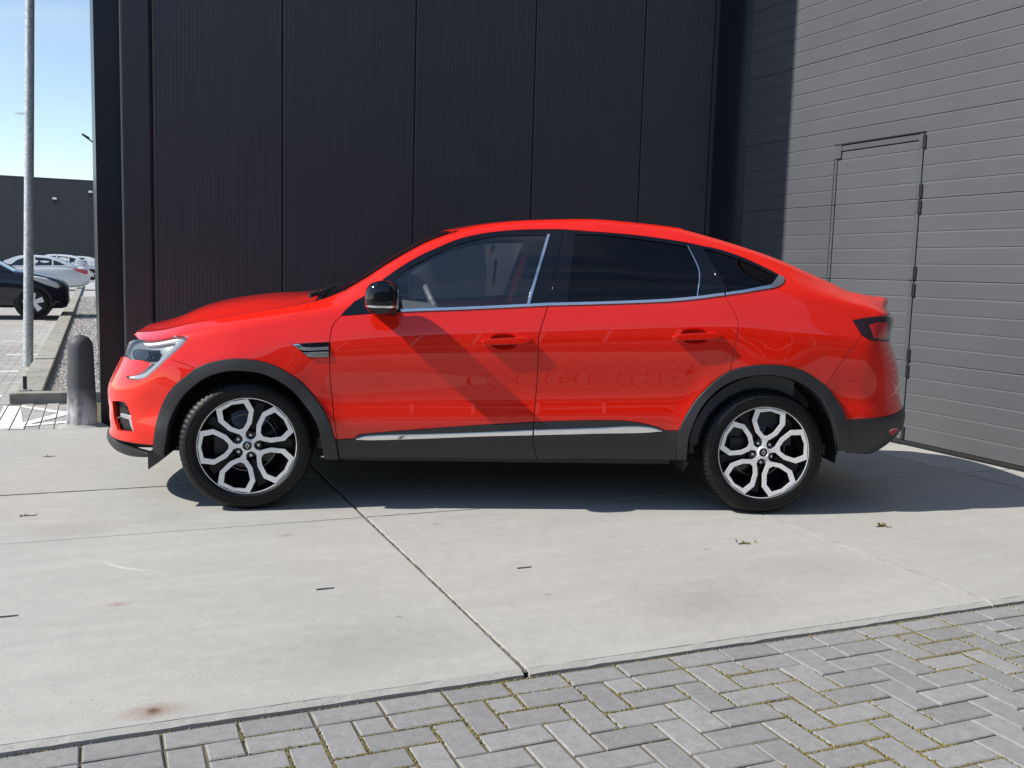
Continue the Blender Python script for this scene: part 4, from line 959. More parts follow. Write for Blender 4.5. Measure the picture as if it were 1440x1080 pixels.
# ------------------------------------------------------------------ the red car
YAW = 0.0849
CAR_E = Vector((math.cos(YAW), math.sin(YAW), 0)); CAR_N = Vector((-math.sin(YAW), math.cos(YAW), 0))
CAR_AT = Vector((-1.35622, 4.8937, 0)) + CAR_N * 0.888       # under the middle of the front axle
car = tag(empty('red_car', CAR_AT, YAW), 'glossy flame red coupe style crossover parked side on across the concrete yard', 'car')
BODY = Body()
_na, _nb, _ = BODY.G.shape
_tree = BVHTree.FromPolygons(BODY.G.reshape(-1, 3).tolist(), [(i * _nb + j, (i + 1) * _nb + j, (i + 1) * _nb + j + 1, i * _nb + j + 1) for i in range(_na - 1) for j in range(_nb - 1)])
def locate(o, d, axes, want):
    h = _tree.ray_cast(Vector(o), Vector(d))
    if h[0] is None: raise RuntimeError('no body at %s' % (o,))
    q = h[2]; i, j = q // (_nb - 1), q % (_nb - 1)
    a = (i + .5) / (_na - 1) * BODY.La; b = (j + .5) / (_nb - 1) * BODY.Lb
    ax = list(axes); ha, hb = BODY.La / (_na - 1) * .3, BODY.Lb / (_nb - 1) * .3
    for _ in range(5):
        p = BODY.ev([a], [b])[0]; r = np.array(want) - p[ax]
        J = np.stack([(BODY.ev([a + ha], [b])[0] - BODY.ev([a - ha], [b])[0])[ax] / (2 * ha), (BODY.ev([a], [b + hb])[0] - BODY.ev([a], [b - hb])[0])[ax] / (2 * hb)], 1)
        try: s = np.linalg.solve(J, r)
        except np.linalg.LinAlgError: break
        s = np.clip(s, -.03, .03); a = min(max(a + s[0], 0), BODY.La); b = min(max(b + s[1], 0), BODY.Lb)
    return a, b
EDGE_B = float(BODY.bk[13])
_edge = BODY.ev(BODY.A, np.full(_na, EDGE_B))
def E_(x): return ('E', x)
def par(p):
    """an outline point -> surface coordinates (a, b)"""
    k = p[0]
    if k == 'E': m = np.argsort(_edge[:, 0]); return float(np.interp(p[1], _edge[:, 0][m], BODY.A[m])), EDGE_B
    if k == 'f': return locate((-3, p[1], p[2]), (1, 0, 0), (1, 2), p[1:])
    if k == 'r': return locate((7, p[1], p[2]), (-1, 0, 0), (1, 2), p[1:])
    if k == 't': return locate((p[1], p[2], 4), (0, 0, -1), (0, 1), p[1:])
    if k == 'ab': return p[1], p[2]
    return locate((p[0], -4, p[1]), (0, 1, 0), (0, 2), p)
def resample(P, step, smooth=True):
    """closed outline in surface coordinates: smooth where it bends gently, corners kept"""
    P = [np.array(p, float) for p in P]; n = len(P); out = []
    def corner(i):
        a, b = P[i] - P[i - 1], P[(i + 1) % n] - P[i]; la, lb = np.linalg.norm(a), np.linalg.norm(b)
        if la < 1e-9 or lb < 1e-9: return True
        return math.degrees(math.acos(np.clip(a @ b / la / lb, -1, 1))) > 38 or not smooth
    cs = [corner(i) for i in range(n)]
    for i in range(n):
        p1, p2 = P[i], P[(i + 1) % n]; L = np.linalg.norm(p2 - p1)
        if L < 1e-9: continue
        t1 = (p2 - p1) if cs[i] else (P[(i + 1) % n] - P[i - 1]) * (L / (L + np.linalg.norm(p1 - P[i - 1])))
        t2 = (p2 - p1) if cs[(i + 1) % n] else (P[(i + 2) % n] - p1) * (L / (L + np.linalg.norm(P[(i + 2) % n] - p2)))
        m = max(1, int(math.ceil(L / step)))
        for k in range(m):
            t = k / m; out.append((2 * t ** 3 - 3 * t * t + 1) * p1 + (t ** 3 - 2 * t * t + t) * t1 + (-2 * t ** 3 + 3 * t * t) * p2 + (t ** 3 - t * t) * t2)
    return np.array(out)
def area(P): x, y = P[:, 0], P[:, 1]; return .5 * np.sum(x * np.roll(y, -1) - np.roll(x, -1) * y)
def offset(P, d, free=None):
    """move a counter-clockwise outline inwards by d; free marks points that stay (on the centre line)"""
    e = np.roll(P, -1, 0) - P; L = np.maximum(np.linalg.norm(e, axis=1, keepdims=True), 1e-9); nrm = np.stack([-e[:, 1], e[:, 0]], 1) / L
    n2 = nrm + np.roll(nrm, 1, 0); q = np.maximum((n2 * n2).sum(1, keepdims=True), .35); off = n2 / q * 2 * d * .5 * 2 / 2
    if free is not None: off[free] = 0
    return P + off
def inside(P, X):
    x, y = X[:, 0], X[:, 1]; r = np.zeros(len(X), bool); n = len(P)
    for i in range(n):
        a, b = P[i], P[(i + 1) % n]
        c = (a[1] > y) != (b[1] > y)
        with np.errstate(divide='ignore', invalid='ignore'): xi = (b[0] - a[0]) * (y - a[1]) / (b[1] - a[1]) + a[0]
        r ^= c & (x < xi)
    return r
def dist_to(P, X):
    d = np.full(len(X), 1e9); n = len(P)
    for i in range(n):
        a, b = P[i], P[(i + 1) % n]; ab = b - a; t = np.clip(((X - a) @ ab) / max(ab @ ab, 1e-12), 0, 1)
        d = np.minimum(d, np.linalg.norm(X - (a + t[:, None] * ab), axis=1))
    return d
def panel(name, outline, mat, parent, lift=0.0, gap=.0016, step=.028, bstep=.012, holes=(), flange=.016, ring=.004, roll=.0025, mirror=True, centre=False,
          dish=None, smooth=True, other=True, hole_gap=0.0):
    """one body panel, cut from the body surface along its outline; its edge is rolled in. centre: the panel crosses the
    middle of the car, so its other half is part of the same mesh; otherwise the far side gets a copy of its own"""
    P = resample([par(p) for p in outline], bstep, smooth)
    if area(P) < 0: P = P[::-1]
    free = (P[:, 1] > BODY.Lb - 1e-6) | (P[:, 0] < 1e-6) | (P[:, 0] > BODY.La - 1e-6)
    P = offset(P, gap, free)
    H = []
    for h in holes:
        Q = resample([par(p) for p in h], bstep, smooth)
        if area(Q) < 0: Q = Q[::-1]
        H.append(offset(Q, -hole_gap))
    R = offset(P, ring, free)
    lo, hi = P.min(0), P.max(0)
    gx = np.arange(lo[0] + step / 2, hi[0], step); gy = np.arange(lo[1] + step / 2, hi[1], step)
    g = np.array([(x + (step / 2 if k % 2 else 0), y) for k, y in enumerate(gy) for x in gx]) if len(gx) and len(gy) else np.zeros((0, 2))
    if len(g):
        ok = inside(P, g); g = g[ok]
        if len(g): g = g[dist_to(P, g) > ring + step * .25]
        for q in H:
            if len(g): g = g[~inside(q, g)]
            if len(g): g = g[dist_to(q, g) > step * .3]
    pts = [P, R]; E = [(k, (k + 1) % len(P)) for k in range(len(P))]; n = len(P); E += [(n + k, n + (k + 1) % n) for k in range(n)]
    base = 2 * n; hid = []
    for q in H:
        pts.append(q); E += [(base + k, base + (k + 1) % len(q)) for k in range(len(q))]; hid.append((base, len(q))); base += len(q)
    pts.append(g); X = np.concatenate([p for p in pts if len(p)])
    r = delaunay_2d_cdt([Vector((float(x), float(y))) for x, y in X], E, [], 0, 1e-7)
    XY = np.array([(v.x, v.y) for v in r[0]]); T = np.array([f for f in r[2] if len(f) == 3])
    C = XY[T].mean(1); keep = inside(P, C)
    for q in H: keep &= ~inside(q, C)
    T = T[keep]
    kind = np.zeros(len(XY), int); nxt = {}
    for i, o in enumerate(r[3]):
        for k in o:
            if k < n: kind[i] = 1; nxt[k] = i
    pos = BODY.ev(XY[:, 0], XY[:, 1]); nor = BODY.nrm(XY[:, 0], XY[:, 1])
    lv = np.full(len(XY), lift, float)
    if dish: lv = lift + dish(dist_to(P, XY))
    pos = pos + nor * lv[:, None]
    fr = (XY[:, 1] > BODY.Lb - 1e-6) | (XY[:, 0] < 1e-6) | (XY[:, 0] > BODY.La - 1e-6)
    edge = (kind == 1) & ~fr
    nn = nor.copy()
    # outward direction across the edge
    for k, i in nxt.items():
        if not edge[i]: continue
        d = P[k] - R[k]; L = np.linalg.norm(d)
        if L < 1e-9: continue
        d = d / L; q = BODY.ev([XY[i, 0] + d[0] * .004, XY[i, 0] - d[0] * .004], [XY[i, 1] + d[1] * .004, XY[i, 1] - d[1] * .004]); o = q[0] - q[1]; ol = np.linalg.norm(o)
        if ol > 1e-9: nn[i] = nor[i] + .9 * o / ol; nn[i] /= np.linalg.norm(nn[i])
    pos[edge] -= nor[edge] * roll
    used = np.unique(T); mp = -np.ones(len(XY), int); mp[used] = np.arange(len(used))
    V = pos[used]; NN = nn[used]; norU_ = nor[used]; F = [tuple(int(mp[i]) for i in t) for t in T]
    # face winding: outward
    if F:
        FA = np.array(F); vote = (np.cross(V[FA[:, 1]] - V[FA[:, 0]], V[FA[:, 2]] - V[FA[:, 0]]) * norU_[FA[:, 0]]).sum()
        if vote < 0: F = [f[::-1] for f in F]
    # returned edges
    cnt = {}
    for f in F:
        for k in range(3):
            e = (f[k], f[(k + 1) % 3]); cnt[e] = cnt.get(e, 0) + 1
    rim = [e for e in cnt if (e[1], e[0]) not in cnt]
    usedfr = fr[used]; norU = nor[used]
    VV = [V]; NL = [NN]; off = len(V); FL = list(F)
    fv = []; fn = []
    for a, b in rim:
        if usedfr[a] and usedfr[b]: continue
        s = len(fv) + off
        fn_ = np.cross(V[b] - V[a], norU[a]); l = np.linalg.norm(fn_); fn_ = fn_ / l if l > 1e-9 else norU[a]
        fv += [V[a], V[b], V[b] - norU[b] * flange, V[a] - norU[a] * flange]; fn += [fn_] * 4
        FL.append((s + 1, s, s + 3, s + 2))
    if fv: VV.append(np.array(fv)); NL.append(np.array(fn))
    V = np.concatenate(VV); NN = np.concatenate(NL)
    if centre:
        m = len(V); V2 = V * np.array([1, -1, 1]); N2 = NN * np.array([1, -1, 1])
        V = np.concatenate([V, V2]); NN = np.concatenate([NN, N2]); FL = FL + [tuple(m + i for i in f[::-1]) for f in FL]
    me = bpy.data.meshes.new(name); me.from_pydata(V.tolist(), [], FL); me.update(); me.shade_smooth()
    if not dish: me.normals_split_custom_set_from_vertices(NN.tolist())
    me.materials.append(mat)
    o = link(name, me, None, parent)
    if not centre and other:
        o['pair'] = 1
    return o
def far_side(root):
    """copies of the parts on the near side, mirrored to the far side"""
    for o in [c for c in children_of(root) if c.get('pair')]:
        c = o.copy(); COL.objects.link(c); c.scale = (1, -1, 1)
        for g in children_of(o):
            d = g.copy(); COL.objects.link(d); d.parent = c
            if 'pair' in d: del d['pair']
        del o['pair']; del c['pair']
def sub(o):
    if 'pair' in o: del o['pair']
    return o
O = OUT
La, Lb = BODY.La, BODY.Lb
# doors and what they carry
fd = panel('front_door', O['front_door'], M['red'], car, gap=.0026, roll=.0035, ring=.005, holes=[O['fh_recess']], hole_gap=0.0)
scoop = lambda k: (lambda d: -k * (1 - np.exp(-(d / .009) ** 2)))
def door_bits(door, pre, recess, bar_):
    sub(panel('handle_recess', O[recess], M['red'], door, gap=0, step=.007, bstep=.007, flange=0.002, ring=.002, roll=0, dish=scoop(.036)))
    sub(panel('door_handle', O[bar_], M['red'], door, lift=.026, gap=.0005, step=.008, bstep=.006, flange=.026, ring=.0060, roll=.009))
    sub(panel('rocker_trim', O[pre + '_rocker'], M['grey_plastic'], door, lift=.004, gap=.0012, flange=.03, ring=.006, roll=.005))
    sub(panel('window_frame', O[pre + '_frame'], M['black_gloss'], door, lift=-.001, holes=[O[pre + '_pane']], gap=.0015))
    sub(panel('window_pane', O[pre + '_pane'], M['glass' if pre == 'front' else 'dark_glass'], door, lift=-.006, gap=-.003, step=.05, flange=.004, ring=.004, roll=0))
    sub(panel('chrome_trim', O[pre + '_chrome'], M['chrome'], door, lift=.006, gap=0, step=.012, flange=.008, ring=.004, roll=.003))
    sub(panel('sill_trim', O['f_chromestrip' if pre == 'front' else 'r_chromestrip'], M['chrome'], door, lift=.012, gap=0, step=.012, flange=.010, ring=.010, roll=.006))
door_bits(fd, 'front', 'fh_recess', 'fh_bar')
sub(panel('pillar_trim_and_glint', O['pillar_strip'], M['chrome'], fd, lift=.003, gap=0, step=.02, flange=.006, ring=.001, roll=.001))
rd = panel('rear_door', O['rear_door'], M['red'], car, gap=.0026, roll=.0035, ring=.005, holes=[O['rh_recess']])
door_bits(rd, 'rear', 'rh_recess', 'rh_bar')
sub(panel('pillar_trim_and_glint', O['rear_edge_glint'], M['chrome'], rd, lift=.003, gap=0, step=.02, flange=.006, ring=.0006, roll=.001))  # chrome sliver painting the glint along the gloss edge behind the rear pane
# mirror on the front door
def mirror_shell(z0, z1, grow, mat, name):
    mb = MB(); V = []; F = []; n, m = 40, 14
    zc = 1.113; c = Vector((.695, -1.005, zc))
    for j in range(m + 1):
        z = z0 + (z1 - z0) * j / m
        t = (z - zc) / (.084 + grow); f = max(0, 1 - abs(t) ** 2.6) ** (1 / 2.6)
        f = max(f, .05)
        for k in range(n):
            a = 2 * math.pi * k / n; ca, sa = math.cos(a), math.sin(a)
            ex = 2 / 2.8; x = math.copysign(abs(ca) ** ex, ca); y = math.copysign(abs(sa) ** ex, sa)
            hx = (.082 + grow) * f; shift = -.012 * (1 - f) - .05 * max(0, t) * 0
            V.append(c + Vector((hx * (x if x > 0 else x * 1.04) + .006 * t, y * (.105 + grow) * (.55 + .45 * f), z - zc)))
    for j in range(m):
        for k in range(n): F.append((j * n + k, j * n + (k + 1) % n, (j + 1) * n + (k + 1) % n, (j + 1) * n + k))
    F += [tuple(range(n - 1, -1, -1)), tuple(range(m * n, m * n + n))]
    return mb.add(V, F)
mirr = mirror_shell(1.030, 1.196, 0, M['black_gloss'], 'side_mirror').build('side_mirror', M['black_gloss'], fd, True, angle=70)
sm_ = mirror_shell(1.066, 1.076, .003, M['chrome'], 'mirror_trim').build('mirror_trim', M['chrome'], fd, True, angle=50)
mb = MB(); mb.box(.645, .765, -.93, -.84, 1.030, 1.070, lambda x, y, z: (x, y, z - .02 * (y + .93) / .09)); mb.build('mirror_arm', M['black_gloss'], fd, True, bevel=.012, angle=40)
mb = MB(); mb.box(.768, .7745, -1.060, -.955, 1.060, 1.155); mb.build('mirror_glass', M['steel'], fd, bevel=.003)
# front wing with its badge, side body, rear
fen = panel('front_fender', O['fender'], M['red'], car, gap=.0024, roll=.0035, ring=.005)
sub(panel('vent_badge', O['badge'], M['black_gloss'], fen, lift=.003, gap=0, step=.012, flange=.008, ring=.003, roll=.002))
sub(panel('badge_trim', O['badge_top'], M['chrome'], fen, lift=.007, gap=0, step=.01, flange=.006, ring=.002, roll=.002))
sub(panel('badge_trim', O['badge_low'], M['chrome'], fen, lift=.007, gap=0, step=.01, flange=.006, ring=.002, roll=.002))
_b = [(.236, .8245), (.245, .8105), (.283, .8110), (.300, .8235)]
side = [E_(.494), E_(.6), E_(.7), E_(.8), E_(.925), E_(1.08), E_(1.24), E_(1.4), E_(1.6), E_(1.8), E_(2.07), E_(2.3), E_(2.44), E_(2.65), E_(2.79), E_(2.91), E_(3.03), E_(3.15), E_(3.225)]
seam = O['tseam'][1:] + [('r', -.655, 1.100)]
qp = panel('body_side', side + seam + O['side_low'][::-1][0:] + O['side_D'][::-1][0:0] + [p for p in O['side_D'][::-1][1:]], M['red'], car)
qf = panel('quarter_window', O['quarter_pane'], M['dark_glass'], car, lift=-.006, gap=-.003, step=.04, flange=.004, roll=0)
sub(panel('window_frame', O['quarter_frame'], M['black_gloss'], qf, lift=-.001, holes=[O['quarter_pane']], gap=.0015))
sub(panel('chrome_trim', O['quarter_chrome'], M['chrome'], qf, lift=.006, gap=0, step=.012, flange=.008, ring=.004, roll=.003))
panel('front_arch_trim', O['farch'], M['grey_plastic'], car, lift=.012, gap=.0012, flange=.05, ring=.008, roll=.007)
panel('rear_arch_trim', O['rarch'], M['grey_plastic'], car, lift=.012, gap=.0012, flange=.05, ring=.008, roll=.007)
tl = panel('taillight', O['taillight'] + [('r', -.60, 1.075), ('r', -.24, 1.055), ('r', -.24, 1.0), ('r', -.58, .955)] + O['tail_low'], M['dark_lens'], car, lift=.006, flange=.02)
sub(panel('lamp_lens', O['lens'], M['red_lens'], tl, lift=.009, gap=0, step=.02, flange=.004))
refl = panel('reflector', O['reflector'], M['red_lens'], car, lift=.006, gap=0, step=.02, flange=.01, ring=.003)
# pieces that cross the middle of the car
bl_ = float(BODY.bk[1]) * .35
def ab_front(z): return ('f', -.004, z)
def ab_rear(z): return ('r', -.004, z)
def cf(z):                                                     # on the centre line of the nose / tail at height z
    k = np.argmin(abs(BODY.G[0, :150, 2] - z)); return ('ab', 0.0, float(BODY.B[k]))
def cr_(z):
    k = np.argmin(abs(BODY.G[-1, :150, 2] - z)); return ('ab', La, float(BODY.B[k]))
def ct(x):
    m = np.argsort(BODY.G[:, -1, 0]); return ('ab', float(np.interp(x, BODY.G[:, -1, 0][m], BODY.A[m])), Lb)
roof = panel('roof', [E_(1.08), E_(1.24), E_(1.4), E_(1.6), E_(1.8), E_(2.07), E_(2.30), ct(2.36), ct(1.7), ct(.99)], M['red'], car, centre=True, gap=.001, step=.05)
ws = panel('windscreen', [E_(.345), E_(.494), E_(.6), E_(.7), E_(.8), E_(.925), E_(1.07), ct(.98), ct(.6), ct(.30)], M['screen_glass'], car, centre=True, gap=.001, step=.04, lift=-.004)
rw = panel('rear_window', [E_(2.315), E_(2.44), E_(2.65), E_(2.79), E_(2.91), E_(3.09), ct(3.13), ct(2.7), ct(2.375)], M['dark_glass'], car, centre=True, gap=.004, step=.04, lift=-.002)
hood = panel('hood', [(-.600, .851)] + [p for p in O['fender'][0:7]] + [E_(.335), ct(.285), ct(-.3), ('ab', 0.0, Lb), ('ab', 0.0, float(BODY.bk[11])), ('f', -.46, .862)], M['red'], car, centre=True, step=.04, gap=.0024, roll=.0035, ring=.005)
tg = panel('tailgate', [E_(3.10), E_(3.15), E_(3.225)] + seam + [('r', -.60, 1.082), ('r', -.235, 1.062), ('r', -.235, .992), ('r', -.58, .945), ('r', -.53, .79), cr_(.79), cr_(1.0), ('ab', La, Lb), ct(3.3), ct(3.14)], M['red'], car, centre=True, step=.04)
fb = panel('front_bumper', O['bumper_side'] + [('f', -.50, .745), ('f', -.40, .60), cf(.585), cf(.34)] + O['bumper_bot'], M['red'], car, centre=True, holes=[O['vent_grille']], step=.03)
sub(panel('lower_trim', O['bumper_bot'] + [cf(.335), ('ab', 0.0, bl_), ('ab', .5, bl_), (-.46, .262), ], M['grey_plastic'], fb, centre=True, lift=.006, ring=.006, roll=.005, flange=.03))
gr = panel('grille', [('f', -.455, .845), ('f', -.52, .775), ('f', -.495, .745), ('f', -.395, .605), cf(.59), ('ab', 0.0, float(BODY.bk[10]))], M['black_gloss'], car, centre=True, lift=-.012, step=.04)
rb = panel('rear_bumper', O['rbump'] + O['rbump_low'] + [cr_(.575), cr_(.78), ('r', -.535, .78), ('r', -.585, .940)] + O['tail_low'], M['red'], car, centre=True, step=.03)
sub(panel('lower_trim', O['rbump_low'] + [cr_(.565), ('ab', La, bl_ * 1.5), ('ab', La - .55, bl_), (3.195, .335)] + O['rarch'][14:12:-1], M['grey_plastic'], rb, centre=True, lift=.006, ring=.006, roll=.005, flange=.04))
# headlights
hl = panel('headlight', O['headlight'], M['lamp_in'], car, lift=-.030, gap=.001, flange=.004, step=.02, roll=0)
sub(panel('lamp_bezel', [(-.655, .795), (-.60, .815), (-.455, .822), (-.44, .80), (-.455, .765), (-.61, .757), (-.64, .772)], M['black_gloss'], hl, lift=-.024, gap=0, step=.02, flange=.01))
sub(panel('projector', [(-.60, .805), (-.56, .812), (-.525, .805), (-.515, .785), (-.53, .766), (-.57, .762), (-.605, .772), (-.612, .79)], M['lens'], hl, lift=-.012, gap=0, step=.015, flange=.012, ring=.012, roll=.01))
sub(panel('light_strip', O['headlight_strip'], M['running_light_glare'], hl, lift=-.004, gap=0, step=.012, flange=.015, ring=.004, roll=.003))
sub(panel('light_strip', O['lamp_top_glare'], M['running_light_glare'], hl, lift=-.006, gap=0, step=.012, flange=.012, ring=.004, roll=.003))  # white glare along the lamp's top, built in as a glowing strip
sub(panel('lamp_cover', O['headlight'], M['clear'], hl, lift=.001, gap=.002, flange=.03, step=.02, ring=.006, roll=.004))
vg = panel('vent_grille', O['vent_grille'], M['black_plastic'], car, lift=-.03, gap=-.004, step=.012, flange=.002, roll=0)
for k in range(6):
    z = .368 + .030 * k
    x0 = np.interp(z, [.36, .43, .53], [-.585, -.665, -.70]) if False else np.interp(z, [.355, .43, .54], [-.62, -.655, -.675]); x1 = np.interp(z, [.35, .50, .54], [-.475, -.555, -.59])
    sub(panel('slat', [(x0 + .012, z - .008), (x0 + .012, z + .008), (x1 - .014, z + .002), (x1 - .010, z - .012)], M['black_gloss'], vg, lift=-.014, gap=0, step=.012, flange=.012, ring=.003, roll=.003))
sub(panel('vent_trim', O['vent_chrome'], M['chrome'], vg, lift=-.006, gap=0, step=.01, flange=.012, ring=.003, roll=.003))
far_side(car)
# number plate, wipers, roof fin, flaps
mb = MB(); mb.box(-.866, -.856, -.26, .26, .44, .55); mb.build('number_plate', M['plate'], car, bevel=.004)
mb = MB(); mb.box(3.60, 3.628, -.26, .26, .84, .95); mb.build('number_plate', M['plate'], car, bevel=.004)
mb = MB()
for y0, y1 in ((-.66, -.05), (-.05, .45)):
    mb.tube((.345, y0, 1.118), (.335 + .03, y1, 1.145), .009, n=8); mb.tube((.30, y0 - .02, 1.104), (.345, y0 + .02, 1.122), .014, n=8)
mb.build('wiper', M['black_plastic'], car, True, angle=40)
mb = MB(); V = [(2.30, 0, 1.545), (2.36, -.028, 1.545), (2.46, -.03, 1.53), (2.49, 0, 1.52), (2.46, .03, 1.53), (2.36, .028, 1.545), (2.40, 0, 1.568), (2.475, 0, 1.578), (2.48, 0, 1.555)]
mb.add(V, [(0, 1, 6), (1, 2, 7, 6), (2, 3, 8), (2, 8, 7), (3, 4, 8), (4, 7, 8), (4, 5, 6, 7), (5, 0, 6)]); mb.build('roof_fin', M['black_gloss'], car, True, angle=35)
for x, z0, w in ((-.475, .200, .07), (2.30, .225, .025)):
    for sg in (-1, 1):
        mb = MB(); mb.add([(x - w * .2, sg * .85, .29), (x - w * .2, sg * .85, z0), (x + w, sg * .85, .27), (x - w * .2, sg * .62, .29), (x - w * .2, sg * .62, z0), (x + w, sg * .62, .27)], [(0, 1, 2), (5, 4, 3), (0, 3, 4, 1), (1, 4, 5, 2), (0, 2, 5, 3)])
        mb.build('wheel_deflector', M['black_plastic'], car)
# underside, wheel housings
mb = MB(); mb.box(-.45, 2.95, -.50, .50, .235, .30); mb.box(.50, 2.22, -.80, .80, .255, .30); mb.box(.50, 2.22, -.845, -.80, .262, .40); mb.box(.50, 2.22, .80, .845, .262, .40)
mb.box(-.72, -.44, -.5, .5, .25, .32); mb.box(3.2, 3.5, -.55, .55, .37, .44)
mb.build('underbody', M['black_plastic'], car)
for x in (0, 2.72):
    for sg in (-1, 1):
        mb = MB(); n = 40; V = []; F = []
        for k in range(n + 1):
            t = math.radians(-9 + 198 * k / n); r = .405
            V += [(x + r * math.cos(t), sg * .872, .345 + r * math.sin(t)), (x + r * math.cos(t), sg * .56, .345 + r * math.sin(t))]
        for k in range(n): F.append((2 * k, 2 * k + 2, 2 * k + 3, 2 * k + 1))
        m = len(V); V += [(x, sg * .56, .345)]
        F += [(2 * k + 1, 2 * k + 3, m) for k in range(n)]
        mb.add(V, F); mb.build('wheel_housing', M['black_plastic'], car, True)
# wheels
def rim_shape(P, Q, y0, y1, a):
    """a ring between outlines P and Q (radius, across) turned to angle a, from y0 (front) to y1 (back)"""
    d = Vector((math.cos(a), 0, math.sin(a))); t = Vector((-d.z, 0, d.x))
    pts = [Vector(p) for p in P] + [Vector(q) for q in Q]; n, m = len(P), len(Q)
    E = [(k, (k + 1) % n) for k in range(n)] + [(n + k, n + (k + 1) % m) for k in range(m)]
    r = delaunay_2d_cdt(pts, E, [], 0, 1e-7); XY = np.array([(v.x, v.y) for v in r[0]]); PP, QQ = np.array(P), np.array(Q)
    T = [f for f in r[2]]; C = np.array([XY[list(f)].mean(0) for f in T]); ok = inside(PP, C) & ~inside(QQ, C)
    dish = lambda rr: .012 * (1 - (rr / .22)) ** 1.0
    pos = lambda p, y: d * p[0] + t * p[1] + Vector((0, y + dish(math.hypot(*p)), 0))
    V = [pos(p, y0) for p in XY]; F = [f for f, o in zip(T, ok) if o]
    for L in (P, Q):
        s = len(V); k_ = len(L); V += [pos(p, y0) for p in L] + [pos(p, y1) for p in L]
        F += [(s + k, s + (k + 1) % k_, s + k_ + (k + 1) % k_, s + k_ + k) for k in range(k_)]
    return V, F
HALF_O = [(.2415, 0), (.2285, .0820), (.164, .0915), (.103, .0590), (.071, .0215)]
HALF_I = [(.2255, 0), (.2135, .0560), (.164, .0650), (.116, .0385), (.092, .0110)]
full = lambda H: H + [(r, -t) for r, t in H[::-1] if t > 0]
def grow(H, k): c = .158; return [(c + (r - c) * k, t * k) for r, t in H]
def make_wheel(a0):
    w = empty('wheel'); w.parent = car
    tr = random.Random(3)
    prof = [(.246, -.092), (.251, -.101), (.258, -.107), (.270, -.1115), (.288, -.1118), (.305, -.107), (.318, -.099), (.328, -.088), (.3345, -.074), (.337, -.050), (.3375, -.030), (.331, -.028), (.331, -.021), (.338, -.019)]
    prof = prof + [(r, -y) for r, y in prof[::-1]]
    m = len(prof)
    def mod(k, j):
        if j in (6, 7, 8, 9) or j in (m - 10, m - 9, m - 8, m - 7): return -.0050 if k % 3 == 0 else 0.0
        return 0.0
    mb = MB(); mb.lathe(prof, 216, 'y', mod); mb.build('tyre', M['tyre'], w, True, angle=28)
    mb = MB()
    for rr, y in ((.298, -.1096), (.262, -.1096)):
        mb.lathe([(rr - .0015, y + .002), (rr - .0008, y - .0022), (rr + .0008, y - .0022), (rr + .0015, y + .002)], 120, 'y')
    for k in range(150):                                      # fine ridges on the shoulder of the sidewall
        a = 2 * math.pi * k / 150
        if k % 50 > 36: continue
        d = Vector((math.cos(a), 0, math.sin(a))); t = Vector((-d.z, 0, d.x)) * .0012
        P_ = [d * .270 - t, d * .270 + t, d * .2865 + t, d * .2865 - t]
        mb.add([p + Vector((0, -.1112, 0)) for p in P_] + [p + Vector((0, -.1132, 0)) for p in P_], [(4, 5, 6, 7), (0, 1, 5, 4), (1, 2, 6, 5), (2, 3, 7, 6), (3, 0, 4, 7)])
    tag(mb.build('sidewall_rib', M['tyre'], w), kind='stuff')
    mb = MB(); mb.lathe([(.0, -.052), (.07, -.055), (.078, -.020), (.215, .02), (.227, -.05), (.236, -.088), (.2415, -.0985), (.2485, -.100), (.2505, -.094), (.246, -.06), (.242, .09)], 96, 'y'); mb.build('rim_barrel', M['black_gloss'], w, True, angle=30)
    mb = MB(); mb.lathe([(.2440, -.0990), (.2465, -.1012), (.2482, -.1005), (.2488, -.0985)], 96, 'y'); mb.build('rim_edge', M['alloy'], w, True)
    for k in range(5):
        a = math.radians(a0 + 72 * k)
        V, F = rim_shape(full(HALF_O), full(HALF_I), -.1000, -.0935, a); MB().add(V, F).build('spoke', M['alloy'], w)
        V, F = rim_shape(full(grow(HALF_O, 1.015)), full(grow(HALF_I, 1.0)), -.0930, -.045, a); MB().add(V, F).build('spoke_flank', M['black_gloss'], w)
        d = Vector((math.cos(a), 0, math.sin(a))); t = Vector((-d.z, 0, d.x))
        A_ = [d * .026 + t * .0135, d * .050 + t * .0085, d * .074 + t * .018, d * .074 - t * .018, d * .050 - t * .0085, d * .026 - t * .0135]
        mb = MB(); mb.add([p + Vector((0, -.0915, 0)) for p in A_] + [p + Vector((0, -.05, 0)) for p in A_], [tuple(range(6))] + [(i, (i + 1) % 6, 6 + (i + 1) % 6, 6 + i) for i in range(6)]); mb.build('spoke_root', M['alloy'], w)
        a2 = a + math.radians(36); d2 = Vector((math.cos(a2), 0, math.sin(a2)))
        mb = MB(); mb.tube(d2 * .055 + Vector((0, -.052, 0)), d2 * .055 + Vector((0, -.078, 0)), .0095, .008, 6); mb.build('wheel_nut', M['steel'], w, bevel=.0015)
        s0, s1 = d2 * .085, d2 * .225; t2 = Vector((-d2.z, 0, d2.x))
        A_ = [s0 + t2 * .010, s1 + t2 * .024, s1 - t2 * .024, s0 - t2 * .010]
        mb = MB(); mb.add([p + Vector((0, -.052, 0)) for p in A_] + [p + Vector((0, -.03, 0)) for p in A_], [(0, 1, 2, 3)] + [(i, (i + 1) % 4, 4 + (i + 1) % 4, 4 + i) for i in range(4)]); mb.build('spoke_web', M['black_plastic'], w)
    mb = MB(); mb.lathe([(.0225, -.0935), (.0245, -.0960), (.0285, -.0955), (.034, -.091), (.036, -.07)], 40, 'y'); mb.build('hub_ring', M['alloy'], w, True, angle=40)
